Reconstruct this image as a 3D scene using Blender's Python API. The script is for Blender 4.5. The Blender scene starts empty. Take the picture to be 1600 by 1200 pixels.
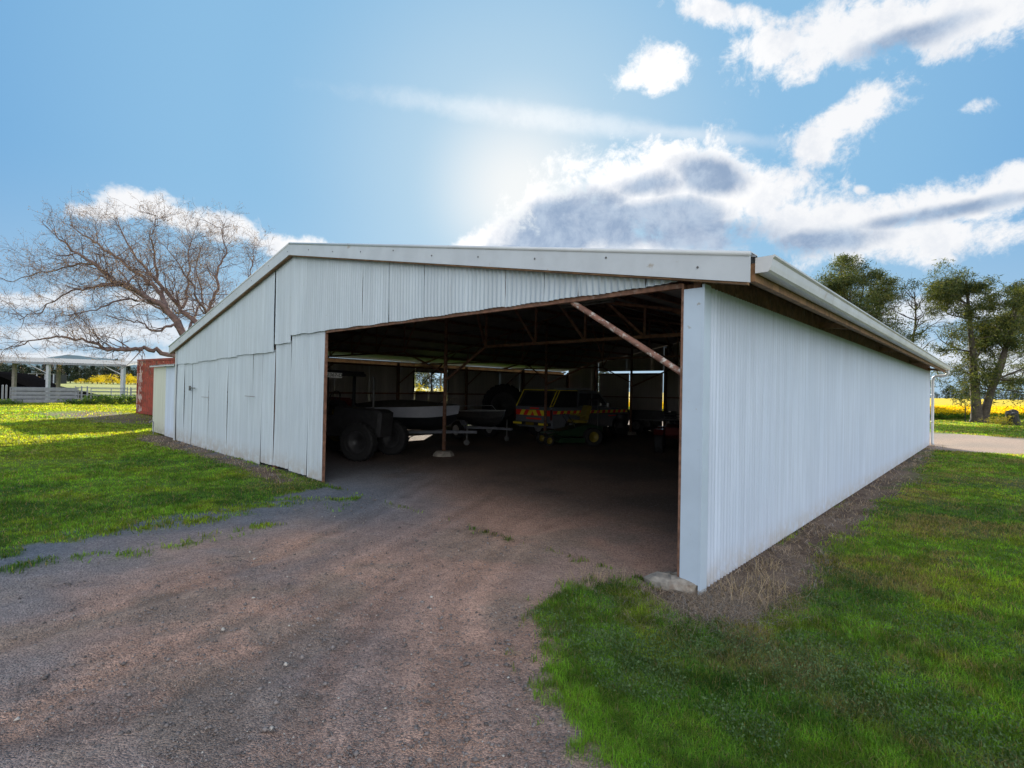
import bpy, math, random
import numpy as np
from mathutils import Vector, Matrix
random.seed(7)
rng = np.random.default_rng(11)
scn = bpy.context.scene
col = scn.collection
R = math.radians

# ------------------------------------------------------------------ camera
F_PX, ROLL, PITCH, EYE = 805.5, R(1.117), math.atan(8.4/805.5), 1.8
def ray(px, py):
    """world direction seen at a pixel of the 1600x1200 photograph"""
    a = (px-800)/F_PX; b = -(py-600)/F_PX
    c, s = math.cos(ROLL), math.sin(ROLL)
    x, z = a*c-b*s, a*s+b*c
    cp, sp = math.cos(PITCH), math.sin(PITCH)
    return Vector((x, cp-z*sp, sp+z*cp))
def G(px, py, z=0.0):
    r = ray(px, py); k = (z-EYE)/r.z
    return Vector((r.x*k, r.y*k, z))
def D(px, py, y):
    r = ray(px, py); k = y/r.y
    return Vector((r.x*k, y, EYE+r.z*k))
camd = bpy.data.cameras.new('camera'); cam = bpy.data.objects.new('camera', camd); col.objects.link(cam)
camd.sensor_width = 36; camd.lens = F_PX/1600*36; camd.clip_start = 0.05; camd.clip_end = 6000
cam.matrix_world = (Matrix.Translation((0, 0, EYE)) @ Matrix.Rotation(R(90)+PITCH, 4, 'X') @ Matrix.Rotation(ROLL, 4, 'Z'))
scn.camera = cam
scn.view_settings.view_transform = 'Standard'; scn.view_settings.look = 'None'
scn.view_settings.exposure = 1.2; scn.view_settings.gamma = 1
scn.view_settings.use_curve_mapping = False
scn.render.resolution_x = 1024; scn.render.resolution_y = 768

# ------------------------------------------------------------------ node helper
class NT:
    def __init__(s, nt): s.nt = nt; s.n = nt.nodes; s.l = nt.links
    def new(s, t, **kw):
        n = s.n.new(t)
        for k, v in kw.items(): setattr(n, k, v)
        return n
    def put(s, sock, v):
        if isinstance(v, bpy.types.NodeSocket): s.l.new(v, sock)
        elif v is not None:
            if sock.type == 'RGBA' and len(v) == 3: v = (*v, 1)
            sock.default_value = v
    def m(s, op, a, b=None, c=None, clamp=False):
        n = s.new('ShaderNodeMath', operation=op, use_clamp=clamp)
        s.put(n.inputs[0], a); s.put(n.inputs[1], b); s.put(n.inputs[2], c)
        return n.outputs[0]
    def vm(s, op, a, b=None):
        n = s.new('ShaderNodeVectorMath', operation=op); s.put(n.inputs[0], a)
        if b is not None: s.put(n.inputs[1], b)
        return n.outputs['Value'] if op in ('DOT_PRODUCT', 'LENGTH') else n.outputs[0]
    def ss(s, v, lo, hi, a=0.0, b=1.0):
        n = s.new('ShaderNodeMapRange', interpolation_type='SMOOTHSTEP')
        for i, q in zip(range(5), (v, lo, hi, a, b)): s.put(n.inputs[i], q)
        return n.outputs[0]
    def mix(s, f, a, b, mode='MIX'):
        n = s.new('ShaderNodeMix', data_type='RGBA', blend_type=mode)
        s.put(n.inputs[0], f); s.put(n.inputs[6], a); s.put(n.inputs[7], b)
        return n.outputs[2]
    def noise(s, vec, scale, detail=4, rough=.55, dist=0, out=0):
        n = s.new('ShaderNodeTexNoise'); s.put(n.inputs['Vector'], vec)
        for k, v in (('Scale', scale), ('Detail', detail), ('Roughness', rough), ('Distortion', dist)): s.put(n.inputs[k], v)
        return n.outputs[out]
    def xyz(s, v):
        n = s.new('ShaderNodeSeparateXYZ'); s.put(n.inputs[0], v); return n.outputs
    def cxyz(s, x, y, z):
        n = s.new('ShaderNodeCombineXYZ'); s.put(n.inputs[0], x); s.put(n.inputs[1], y); s.put(n.inputs[2], z); return n.outputs[0]
    def vscale(s, v, k):
        n = s.new('ShaderNodeVectorMath', operation='MULTIPLY'); s.put(n.inputs[0], v); n.inputs[1].default_value = k; return n.outputs[0]

# ------------------------------------------------------------------ sky and sun
SUN_EL, SUN_AZ = R(21.0), R(-0.5)           # sun behind the shed, azimuth from +Y towards +X
w = bpy.data.worlds.new('World'); scn.world = w; w.use_nodes = True
T = NT(w.node_tree); T.n.clear()
out = T.new('ShaderNodeOutputWorld'); bg = T.new('ShaderNodeBackground'); T.l.new(bg.outputs[0], out.inputs[0])
sky = T.new('ShaderNodeTexSky', sky_type='NISHITA', sun_disc=False, sun_elevation=SUN_EL, sun_rotation=SUN_AZ,
            altitude=200, air_density=1.0, dust_density=0.6, ozone_density=2.0)
co = T.new('ShaderNodeTexCoord').outputs['Generated']
dirn = T.vm('NORMALIZE', co)
X, Y, Z = T.xyz(dirn)
yy = T.m('MAXIMUM', Y, 0.08)
U = T.m('DIVIDE', X, yy); V = T.m('DIVIDE', Z, yy)
fb = T.noise(dirn, 6.0, 9, .62, .35); fb2 = T.noise(dirn, 19.0, 8, .68, .25)
def uv(px, py):
    r = ray(px, py); return r.x/r.y, r.z/r.y
def blob(px, py, rx, ry, ang=0.0, s=1.0):
    u0, v0 = uv(px, py); a = R(-ang)-ROLL*0
    ca, sa = math.cos(a), math.sin(a)
    du = T.m('SUBTRACT', U, u0); dv = T.m('SUBTRACT', V, v0)
    p = T.m('ADD', T.m('MULTIPLY', du, ca*F_PX/rx), T.m('MULTIPLY', dv, sa*F_PX/rx))
    q = T.m('ADD', T.m('MULTIPLY', du, -sa*F_PX/ry), T.m('MULTIPLY', dv, ca*F_PX/ry))
    r = T.m('SQRT', T.m('ADD', T.m('MULTIPLY', p, p), T.m('MULTIPLY', q, q)))
    return T.m('MULTIPLY', T.m('SUBTRACT', 1.0, r), s)
def union(bl):
    r = blob(*bl[0])
    for b in bl[1:]: r = T.m('MAXIMUM', r, blob(*b))
    return r
# ang > 0 tips the right end down in the picture
clouds = union([(930, 385, 210, 40, 0, 2.0), (1050, 318, 235, 108, 0, 1.5), (1150, 300, 170, 78, 0, 1.4), (905, 348, 150, 80, -24, 1.5), (790, 380, 120, 44, -20, 1.4), (1270, 348, 150, 66, 0, 1.3),
    (1500, 318, 210, 44, -14), (1440, 372, 200, 38, -4), (1318, 180, 115, 36, -30), (1262, 235, 60, 42, -20),
    (1285, 62, 150, 60, -16), (1500, 30, 190, 62, -6), (1028, 108, 62, 36, -12), (1125, 14, 85, 30, 12),
    (1533, 166, 38, 20, -20), (1346, 297, 16, 10), (250, 330, 135, 30, 12), (350, 356, 90, 26, 14), (440, 382, 90, 20, 8),
    (160, 330, 80, 22, 0), (1600, 275, 90, 30, -20)])
low = union([(110, 520, 210, 26, -4), (250, 470, 170, 18, 4), (60, 565, 260, 22, 0), (1480, 480, 120, 30, -4), (1560, 560, 200, 40, 0), (60, 470, 120, 14, 0)])
front = T.ss(Y, 0.1, 0.2)
det = T.m('ADD', T.m('MULTIPLY', T.m('SUBTRACT', fb, .5), 2.3), T.m('MULTIPLY', T.m('SUBTRACT', fb2, .5), 2.6))
dens = T.ss(T.m('ADD', T.m('MAXIMUM', clouds, -1.0), det), -.12, .62)
ldens = T.m('MULTIPLY', T.ss(T.m('ADD', T.m('MAXIMUM', low, -1.0), det), -.1, .7), .75)
cirrus = T.m('MULTIPLY', T.ss(T.m('ADD', union([(870, 186, 380, 26, 6.5), (1060, 208, 240, 17, 5)]), T.m('MULTIPLY', T.m('SUBTRACT', fb2, .5), 1.0)), -.1, .9), .38)
dens = T.m('MULTIPLY', T.m('MAXIMUM', T.m('MAXIMUM', dens, ldens), cirrus), front)
# scattered cloud and an added fill bank over the rest of the sky
rest = T.ss(T.noise(dirn, 2.2, 7, .6, .2), .40, .58)
rest = T.m('MAXIMUM', rest, T.ss(T.vm('DOT_PRODUCT', dirn, (.17, -.96, .22)), .5, .85))  # unseen bright cloud bank, added behind the camera as fill light
back = T.m('MULTIPLY', T.ss(Y, 0.12, -0.1), rest)
dens = T.m('MAXIMUM', dens, back)
dark = union([(885, 352, 135, 56, -22, 1.9), (1000, 350, 165, 48, -4, 1.8), (1115, 275, 75, 34, 8, 1.2), (1090, 368, 190, 36, 0, 1.4),
    (1260, 378, 130, 26, -6), (1480, 330, 170, 14, -12), (800, 392, 70, 26, -12), (1010, 290, 80, 26, -10), (90, 500, 150, 12), (1420, 60, 120, 20, -20)])
dk = T.m('MULTIPLY', T.ss(T.m('ADD', T.m('MAXIMUM', dark, -1.2), T.m('ADD', T.m('MULTIPLY', T.m('SUBTRACT', fb, .5), 1.6), T.m('MULTIPLY', T.m('SUBTRACT', fb2, .5), .9))), -.25, .75), .92)
dcol = T.mix(T.ss(T.noise(dirn, 15, 8, .68, .3), .36, .66), (1.05, 1.55, 2.35), (1.95, 2.45, 3.15))
sd = ray(812, 300).normalized()
ca = T.vm('DOT_PRODUCT', dirn, tuple(sd))
ang = T.m('ARCCOSINE', T.m('MINIMUM', ca, 1.0))
ccol = T.mix(dk, T.mix(T.ss(ang, R(8), R(30)), (5.2, 5.1, 5.0), (4.1, 4.15, 4.25)), dcol)
ccol = T.mix(T.ss(T.noise(dirn, 13, 7, .66), .46, .66, 0, .35), ccol, (2.7, 3.0, 3.5))
# Nishita sky, graded towards the clear light blue of the photograph
hs = T.new('ShaderNodeHueSaturation'); T.put(hs.inputs['Color'], sky.outputs[0]); hs.inputs['Saturation'].default_value = 1.15
base = T.mix(1.0, hs.outputs[0], (.62, .98, 1.28), 'MULTIPLY')
kk = T.vm('ADD', T.vscale(base, (1/4.6, 1/5.4, 1/6.6)), (1, 1, 1))
base = T.vm('DIVIDE', base, kk)            # highlights roll off towards the sun as on film
clear = T.mix(T.ss(ang, R(0.5), R(12)), (4.1, 4.15, 4.1), (2.1, 2.95, 3.6))
clear = T.mix(T.ss(ang, R(6), R(27)), clear, (1.18, 2.28, 3.38))
clear = T.mix(T.ss(ang, R(28), R(62)), clear, (.46, 1.42, 2.90))
clear = T.mix(T.ss(Z, .34, .02, 0, .62), clear, (2.3, 3.0, 3.55))
base = T.mix(.90, base, clear)
ccol = T.mix(T.ss(Y, .1, -.15), ccol, T.mix(T.ss(T.vm('DOT_PRODUCT', dirn, (.17, -.96, .22)), .2, .95), (2.2, 2.5, 3.0), (10.8, 10.8, 11.0)))                       # cloud bank behind the camera brightened to light the shaded walls
final = T.mix(dens, base, ccol)
T.put(bg.inputs[0], final); bg.inputs[1].default_value = 0.10

sl = bpy.data.lights.new('sun', 'SUN'); sl.energy = 5.0; sl.angle = R(.5); sl.color = (1, .93, .80)
so = bpy.data.objects.new('sun', sl); col.objects.link(so)
sdir = Vector((math.sin(SUN_AZ)*math.cos(SUN_EL), math.cos(SUN_AZ)*math.cos(SUN_EL), math.sin(SUN_EL)))
so.rotation_euler = sdir.to_track_quat('Z', 'Y').to_euler(); so.location = (0, 0, 30)

# ------------------------------------------------------------------ mesh helpers
def tag(o, label=None, cat=None, group=None, kind=None):
    if label: o['label'] = label
    if cat: o['category'] = cat
    if group: o['group'] = group
    if kind: o['kind'] = kind
    return o
def empty(name, loc=(0, 0, 0), rz=0.0, label=None, cat=None, group=None):
    o = bpy.data.objects.new(name, None); col.objects.link(o); o.location = loc; o.rotation_euler = (0, 0, rz)
    o.empty_display_size = .2
    return tag(o, label, cat, group)
def link(name, me, mat, parent=None, smooth=False):
    mats = mat if isinstance(mat, (list, tuple)) else [mat]
    for q in mats: me.materials.append(q)
    if smooth: me.polygons.foreach_set('use_smooth', np.ones(len(me.polygons), bool))
    o = bpy.data.objects.new(name, me); col.objects.link(o)
    if parent is not None: o.parent = parent
    return o
def copy_tree(o, parent=None):
    c = o.copy(); col.objects.link(c)
    if parent is not None: c.parent = parent
    for ch in list(o.children): copy_tree(ch, c)
    return c
class MB:
    def __init__(s): s.v = []; s.f = []; s.mi = []
    def add(s, vs, fs, mi=0):
        b = len(s.v); s.v += [tuple(p) for p in vs]
        s.f += [tuple(i+b for i in f) for f in fs]; s.mi += [mi]*len(fs); return s
    def box(s, x0, x1, y0, y1, z0, z1, M=None, mi=0):
        vs = [Vector((x, y, z)) for z in (z0, z1) for y in (y0, y1) for x in (x0, x1)]
        if M is not None: vs = [M @ p for p in vs]
        return s.add(vs, [(0, 2, 3, 1), (4, 5, 7, 6), (0, 1, 5, 4), (2, 6, 7, 3), (0, 4, 6, 2), (1, 3, 7, 5)], mi)
    def bar(s, p, q, a, b=None, up=(0, 0, 1), mi=0):
        """rectangular bar from p to q"""
        b = b or a; p = Vector(p); q = Vector(q); d = q-p; L = d.length; d.normalize(); up = Vector(up)
        if abs(d.dot(up)) > .98: up = Vector((0, 1, 0))
        x = d.cross(up).normalized(); y = x.cross(d)
        M = Matrix((x, d, y)).transposed().to_4x4(); M.translation = p
        return s.box(-a/2, a/2, 0, L, -b/2, b/2, M, mi)
    def tube(s, pts, rad, n=8, cap=True, mi=0):
        pts = [Vector(p) for p in pts]
        if not isinstance(rad, (list, tuple)): rad = [rad]*len(pts)
        b = len(s.v); prev = None
        for i, p in enumerate(pts):
            d = (pts[min(i+1, len(pts)-1)]-pts[max(i-1, 0)])
            d = d.normalized() if d.length > 1e-9 else Vector((0, 0, 1))
            if prev is None:
                a = d.orthogonal().normalized()
            else:
                a = prev-d*prev.dot(d)
                a = a.normalized() if a.length > 1e-6 else d.orthogonal().normalized()
            prev = a; c = d.cross(a)
            for k in range(n):
                t = 2*math.pi*k/n; s.v.append(tuple(p+(a*math.cos(t)+c*math.sin(t))*rad[i]))
        for i in range(len(pts)-1):
            for k in range(n):
                k2 = (k+1) % n
                s.f.append((b+i*n+k, b+i*n+k2, b+(i+1)*n+k2, b+(i+1)*n+k)); s.mi.append(mi)
        if cap:
            s.f.append(tuple(b+k for k in range(n-1, -1, -1))); s.f.append(tuple(b+(len(pts)-1)*n+k for k in range(n))); s.mi += [mi]*2
        return s
    def lathe(s, prof, n=24, M=None, mi=0, cap=True):
        """profile of (radius, axial) revolved about the local Y axis"""
        b = len(s.v)
        for r, a in prof:
            for k in range(n):
                t = 2*math.pi*k/n; p = Vector((r*math.cos(t), a, r*math.sin(t)))
                s.v.append(tuple(M @ p if M is not None else p))
        for i in range(len(prof)-1):
            for k in range(n):
                k2 = (k+1) % n
                s.f.append((b+i*n+k, b+(i+1)*n+k, b+(i+1)*n+k2, b+i*n+k2)); s.mi.append(mi)
        if cap: s.f.append(tuple(b+k for k in range(n))); s.f.append(tuple(b+(len(prof)-1)*n+k for k in range(n-1, -1, -1))); s.mi += [mi]*2
        return s
    def prism(s, poly, y0, y1, inset=0.0, M=None, mi=0):
        """side profile of (x, z) points extruded from y0 to y1; inset narrows the outline at both ends"""
        n = len(poly); cx = sum(p[0] for p in poly)/n; cz = sum(p[1] for p in poly)/n
        rings = []
        if inset:
            k = lambda p: (p[0]+(cx-p[0])*inset, p[1]+(cz-p[1])*inset)
            t = (y1-y0)*.06
            rings = [([k(p) for p in poly], y0), (poly, y0+t), (poly, y1-t), ([k(p) for p in poly], y1)]
        else: rings = [(poly, y0), (poly, y1)]
        vs = [Vector((p[0], y, p[1])) for pl, y in rings for p in pl]
        if M is not None: vs = [M @ p for p in vs]
        fs = [tuple(range(n)), tuple(range((len(rings))*n-1, (len(rings)-1)*n-1, -1))]
        for r in range(len(rings)-1):
            for i in range(n):
                j = (i+1) % n; fs.append((r*n+j, r*n+i, (r+1)*n+i, (r+1)*n+j))
        return s.add(vs, fs, mi)
    def split(s, name, mat, parent=None, smooth=False, bevel=0.0):
        """one object for each connected piece"""
        par = list(range(len(s.v)))
        def find(i):
            while par[i] != i: par[i] = par[par[i]]; i = par[i]
            return i
        for f in s.f:
            for i in f[1:]: par[find(i)] = find(f[0])
        groups = {}
        for f in s.f: groups.setdefault(find(f[0]), []).append(f)
        res = []
        for g in groups.values():
            m = MB(); ids = sorted({i for f in g for i in f}); mp = {i: k for k, i in enumerate(ids)}
            m.v = [s.v[i] for i in ids]; m.f = [tuple(mp[i] for i in f) for f in g]; m.mi = [0]*len(g)
            res.append(m.build(name, mat, parent, smooth, bevel))
        return res
    def build(s, name, mat, parent=None, smooth=False, bevel=0.0):
        me = bpy.data.meshes.new(name); me.from_pydata(s.v, [], s.f)
        if any(s.mi): me.polygons.foreach_set('material_index', s.mi)
        me.update()
        o = link(name, me, mat, parent, smooth)
        if bevel:
            m = o.modifiers.new('bevel', 'BEVEL'); m.width = bevel; m.segments = 2; m.limit_method = 'ANGLE'
        return o
def np_mesh(name, verts, faces, mat, parent=None, colors=None, smooth=False):
    """verts (n,3); faces = list of int arrays (m,k) of one size each; colors per vertex"""
    me = bpy.data.meshes.new(name)
    nl = sum(f.size for f in faces); nf = sum(len(f) for f in faces)
    me.vertices.add(len(verts)); me.vertices.foreach_set('co', np.asarray(verts, np.float32).ravel())
    me.loops.add(nl); me.loops.foreach_set('vertex_index', np.concatenate([f.ravel() for f in faces]).astype(np.int32))
    me.polygons.add(nf)
    tot = np.concatenate([np.full(len(f), f.shape[1]) for f in faces])
    st = np.concatenate([[0], np.cumsum(tot)[:-1]])
    me.polygons.foreach_set('loop_start', st.astype(np.int32))
    me.update(calc_edges=True)
    if colors is not None:
        a = me.color_attributes.new('tint', 'FLOAT_COLOR', 'POINT')
        c = np.ones((len(verts), 4), np.float32); c[:, :3] = colors; a.data.foreach_set('color', c.ravel())
    return link(name, me, mat, parent, smooth)
def text_mesh(name, body, size, mat, parent, M, depth=.002):
    cu = bpy.data.curves.new(name, 'FONT'); cu.body = body; cu.size = size; cu.extrude = depth
    cu.align_x = 'CENTER'; cu.align_y = 'CENTER'
    o = bpy.data.objects.new(name, cu); col.objects.link(o)
    me = bpy.data.meshes.new_from_object(o.evaluated_get(bpy.context.evaluated_depsgraph_get()))
    bpy.data.objects.remove(o); me.transform(M)
    me.materials.clear()
    return link(name, me, mat, parent)

def hash2(ix, iy, seed):
    h = (ix.astype(np.int64)*374761393+iy.astype(np.int64)*668265263+seed*1442695041) & 0x7fffffff
    h = (h ^ (h >> 13))*1274126177 & 0x7fffffff
    return ((h ^ (h >> 16)) & 0xffffff)/float(0xffffff)
def vnoise(x, y, s, seed=0):
    x = np.asarray(x)/s; y = np.asarray(y)/s
    ix = np.floor(x); iy = np.floor(y); fx = x-ix; fy = y-iy
    fx = fx*fx*(3-2*fx); fy = fy*fy*(3-2*fy)
    a = hash2(ix, iy, seed); b = hash2(ix+1, iy, seed); c = hash2(ix, iy+1, seed); d = hash2(ix+1, iy+1, seed)
    return (a*(1-fx)+b*fx)*(1-fy)+(c*(1-fx)+d*fx)*fy
def fbm(x, y, s, seed=0, o=4):
    r = 0; a = .5; t = 0
    for i in range(o): r = r+a*vnoise(x, y, s/2**i, seed+i*17); t += a; a *= .55
    return r/t
def sstep(v, lo, hi):
    t = np.clip((v-lo)/(hi-lo), 0, 1); return t*t*(3-2*t)

# ------------------------------------------------------------------ materials
def mat(name, colr, rough=.6, metal=0.0, var=.12, scale=6.0, bump=0.0, bscale=40., col2=None, mixlo=.5, mixhi=.65, mscale=4.0, spec=.5, coat=0.0):
    m = bpy.data.materials.new(name); m.use_nodes = True; t = NT(m.node_tree)
    b = t.n['Principled BSDF']; oc = t.new('ShaderNodeTexCoord').outputs['Object']
    n = t.noise(oc, scale, 5, .6)
    c = t.mix(t.ss(n, .3, .7), tuple(q*(1-var) for q in colr), tuple(min(1, q*(1+var)) for q in colr))
    if col2: c = t.mix(t.ss(t.noise(oc, mscale, 8, .65), mixlo, mixhi), c, col2)
    t.put(b.inputs['Base Color'], c); b.inputs['Roughness'].default_value = rough; b.inputs['Metallic'].default_value = metal
    b.inputs['Specular IOR Level'].default_value = spec; b.inputs['Coat Weight'].default_value = coat
    if bump:
        bn = t.new('ShaderNodeBump'); bn.inputs['Strength'].default_value = bump; bn.inputs['Distance'].default_value = .02
        t.put(bn.inputs['Height'], t.noise(oc, bscale, 6, .6)); t.l.new(bn.outputs[0], b.inputs['Normal'])
    return m
def corrugated_paint(name, colr, rust=.5, rough=.5, dirt=(.30, .27, .23), low=.5):
    """weathered painted iron: vertical streaks, chalky patches, splash dirt near the ground, rust specks, dents"""
    m = bpy.data.materials.new(name); m.use_nodes = True; t = NT(m.node_tree)
    b = t.n['Principled BSDF']; oc = t.new('ShaderNodeTexCoord').outputs['Object']
    z = t.xyz(oc)[2]
    streak = t.noise(t.vscale(oc, (14, 14, .5)), 1.0, 5, .6)
    patch = t.noise(oc, .9, 6, .6); sheet = t.noise(t.vscale(oc, (1.3, 1.3, .1)), 1.0, 1, .5)
    c = t.mix(t.ss(streak, .3, .75), tuple(q*.84 for q in colr), tuple(min(.92, q*1.06) for q in colr))
    c = t.mix(t.ss(patch, .35, .7, 0, .35), c, tuple(q*k for q, k in zip(colr, (.80, .83, .86))))
    c = t.mix(t.ss(sheet, .42, .58, 0, .22), c, tuple(q*.78 for q in colr))
    c = t.mix(t.m('MULTIPLY', t.ss(z, low, 0.0), t.ss(t.noise(oc, 5, 6, .7), .3, .62, 0, .75)), c, dirt)
    sp = t.noise(oc, 26, 4, .7); zone = t.noise(oc, 1.7, 3, .6)
    rf = t.m('MULTIPLY', t.ss(sp, .64, .72), t.ss(zone, .45, .7, 0, rust))
    rs = t.m('MULTIPLY', t.ss(t.noise(t.vscale(oc, (9, 9, .35)), 1.0, 5, .7), .60, .75), t.ss(zone, .5, .75, 0, rust*.9))
    c = t.mix(t.m('MAXIMUM', rf, rs), c, (.22, .12, .06))
    t.put(b.inputs['Base Color'], c); b.inputs['Roughness'].default_value = rough; b.inputs['Metallic'].default_value = 0.0
    b.inputs['Specular IOR Level'].default_value = .4
    bn = t.new('ShaderNodeBump'); bn.inputs['Strength'].default_value = .35; bn.inputs['Distance'].default_value = .03
    t.put(bn.inputs['Height'], t.m('ADD', t.noise(oc, 2.2, 4, .5), t.m('MULTIPLY', t.noise(oc, 30, 3, .5), .06)))
    t.l.new(bn.outputs[0], b.inputs['Normal'])
    return m
def tinted(name, rough=.6, trans=0.0, fine=0.0, fscale=30.):
    m = bpy.data.materials.new(name); m.use_nodes = True; t = NT(m.node_tree)
    b = t.n['Principled BSDF']; a = t.new('ShaderNodeVertexColor'); a.layer_name = 'tint'; c = a.outputs[0]
    b.inputs['Roughness'].default_value = rough; b.inputs['Specular IOR Level'].default_value = .25
    t.put(b.inputs['Base Color'], c)
    if trans:
        tr = t.new('ShaderNodeBsdfTranslucent'); t.put(tr.inputs[0], t.mix(1.0, c, (2.1, 1.6, .40), 'MULTIPLY'))
        mx = t.new('ShaderNodeMixShader'); mx.inputs[0].default_value = trans
        t.l.new(b.outputs[0], mx.inputs[1]); t.l.new(tr.outputs[0], mx.inputs[2])
        t.l.new(mx.outputs[0], t.n['Material Output'].inputs[0])
    return m
def leaf_mat(name, c1, c2, trans=.3, c3=None):
    m = bpy.data.materials.new(name); m.use_nodes = True; t = NT(m.node_tree)
    b = t.n['Principled BSDF']; oc = t.new('ShaderNodeTexCoord').outputs['Object']
    c = t.mix(t.ss(t.noise(oc, .7, 4, .6), .35, .65), c1, c2)
    if c3: c = t.mix(t.ss(t.noise(oc, 3.5, 3, .6), .5, .6), c, c3)
    c = t.mix(t.ss(t.noise(oc, 9, 2, .5), .3, .7, 0, .5), c, tuple(q*.55 for q in c1))
    t.put(b.inputs['Base Color'], c); b.inputs['Roughness'].default_value = .7; b.inputs['Specular IOR Level'].default_value = .2
    tr = t.new('ShaderNodeBsdfTranslucent'); t.put(tr.inputs[0], t.mix(1.0, c, (1.4, 1.3, .6), 'MULTIPLY'))
    mx = t.new('ShaderNodeMixShader'); mx.inputs[0].default_value = trans
    t.l.new(b.outputs[0], mx.inputs[1]); t.l.new(tr.outputs[0], mx.inputs[2]); t.l.new(mx.outputs[0], t.n['Material Output'].inputs[0])
    return m
def glass_mat(name, colr=(.02, .025, .03)):
    m = bpy.data.materials.new(name); m.use_nodes = True; b = m.node_tree.nodes['Principled BSDF']
    t = NT(m.node_tree); oc = t.new('ShaderNodeTexCoord').outputs['Object']
    t.put(b.inputs['Base Color'], t.mix(t.noise(oc, 8, 2), colr, tuple(q*1.5 for q in colr)))
    b.inputs['Roughness'].default_value = .12; return m

M_ = {}
M_['wall'] = corrugated_paint('weathered white iron', (.45, .52, .575), .75, .62)
M_['wallR'] = corrugated_paint('cool white iron', (.485, .565, .69), .12, .5, dirt=(.36, .34, .32), low=.35)
M_['wallI'] = corrugated_paint('old galvanised iron', (.44, .41, .38), .5, .6)
M_['trim'] = mat('white trim paint', (.48, .515, .55), .5, var=.06, scale=3, bump=.12, bscale=3, col2=(.36, .33, .29), mixlo=.64, mixhi=.74, mscale=5)
M_['flash'] = mat('smooth flashing', (.43, .52, .62), .45, var=.06, scale=1.5, bump=.25, bscale=1.6, col2=(.32, .33, .33), mixlo=.66, mixhi=.72, mscale=14)
M_['gutter'] = mat('gutter steel', (.50, .51, .52), .4, var=.1, scale=2, bump=.1, bscale=4, col2=(.35, .28, .2), mixlo=.6, mixhi=.75, mscale=3)
M_['roof'] = mat('galvanised roof iron', (.20, .20, .20), .55, metal=.0, var=.15, scale=3, col2=(.2, .13, .09), mixlo=.6, mixhi=.8)
M_['rust'] = mat('rusty steel', (.16, .08, .05), .8, var=.4, scale=12, bump=.3, bscale=60, col2=(.22, .15, .12), mixlo=.56, mixhi=.66, mscale=9)
M_['rustpipe'] = mat('flaking red pipe', (.21, .105, .075), .7, var=.3, scale=14, bump=.3, bscale=60, col2=(.46, .42, .38), mixlo=.53, mixhi=.6, mscale=16)
M_['timber'] = mat('brown timber', (.22, .125, .065), .8, var=.35, scale=8, bump=.3, bscale=30)
M_['concrete'] = mat('old concrete', (.24, .22, .19), .9, var=.25, scale=12, bump=.6, bscale=40, col2=(.18, .14, .11), mixlo=.55, mixhi=.7)
M_['black'] = mat('black rubber', (.012, .012, .013), .8, var=.3, scale=10, bump=.2)
M_['darkmetal'] = mat('dark machine metal', (.03, .03, .032), .5, var=.3, scale=8)
M_['dirtymetal'] = mat('dusty steel', (.10, .10, .10), .55, var=.3, scale=8)
M_['glass'] = glass_mat('dark glass')
M_['plate'] = mat('white plate', (.9, .9, .88), .5, var=.05)
M_['ink'] = mat('black lettering', (.02, .02, .02), .6)
M_['yellow'] = mat('yellow paint', (.17, .13, .01), .5, var=.15)
M_['reflyellow'] = mat('reflective yellow', (.95, .78, .06), .3, var=.05, spec=.8)
M_['reflred'] = mat('reflective red', (.85, .05, .03), .3, var=.05, spec=.8)
M_['red'] = mat('red paint', (.08, .012, .010), .35, var=.15, coat=.3)
M_['darkgreen'] = mat('green paint', (.008, .03, .010), .4, var=.15)
M_['utebody'] = mat('silver ute paint', (.15, .165, .19), .35, var=.05, coat=.4)
M_['hull'] = mat('pale hull', (.42, .44, .50), .35, var=.05, coat=.2)
M_['hullblack'] = mat('black hull', (.02, .022, .026), .3, var=.1, coat=.3)
M_['cover'] = mat('boat cover cloth', (.07, .065, .055), .9, var=.2, bump=.2)
M_['alu'] = mat('dull aluminium', (.42, .43, .44), .45, metal=.3, var=.1)
M_['chrome'] = mat('bright metal', (.6, .6, .6), .2, metal=1)
M_['lens'] = mat('clear lens', (.7, .7, .7), .1)
M_['amber'] = mat('amber lens', (.6, .2, .02), .3)
M_['contred'] = mat('container red paint', (.25, .038, .022), .6, var=.3, scale=2, bump=.2, bscale=8, col2=(.12, .03, .015), mixlo=.5, mixhi=.65, mscale=5)
M_['contpeel'] = mat('peeling container paint', (.23, .05, .035), .7, var=.3, scale=4, col2=(.48, .40, .38), mixlo=.47, mixhi=.53, mscale=3)
M_['creamwall'] = corrugated_paint('cream iron', (.62, .63, .56), .2, .5)
M_['galv'] = mat('galvanised rail', (.17, .18, .21), .6, metal=.0, var=.15, scale=5)
M_['greypost'] = mat('grey post', (.17, .155, .145), .8, var=.2, scale=6, bump=.3)
M_['whitepost'] = mat('white post', (.33, .35, .40), .6, var=.1)
M_['bark'] = mat('grey bark', (.055, .045, .036), .9, var=.35, scale=9, bump=.6, bscale=20, col2=(.10, .08, .06), mixlo=.5, mixhi=.7)
M_['twig'] = mat('brown twig bark', (.125, .082, .072), .9, var=.35, scale=6, bump=.4, bscale=20)
M_['berry'] = mat('tan seed pod', (.38, .22, .08), .8, var=.3)
M_['blade'] = tinted('grass blades', .55, .55)
M_['straw'] = tinted('dry straw', .7, .2)
M_['stone'] = tinted('loose stones', .85)
M_['leafA'] = leaf_mat('sheoak foliage', (.038, .062, .026), (.078, .100, .034), .38, (.16, .16, .04))
M_['leafG'] = leaf_mat('grey-green foliage', (.16, .18, .12), (.22, .24, .15), .35)
M_['leafB'] = leaf_mat('dark pine foliage', (.020, .034, .022), (.035, .05, .026), .15)
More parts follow.
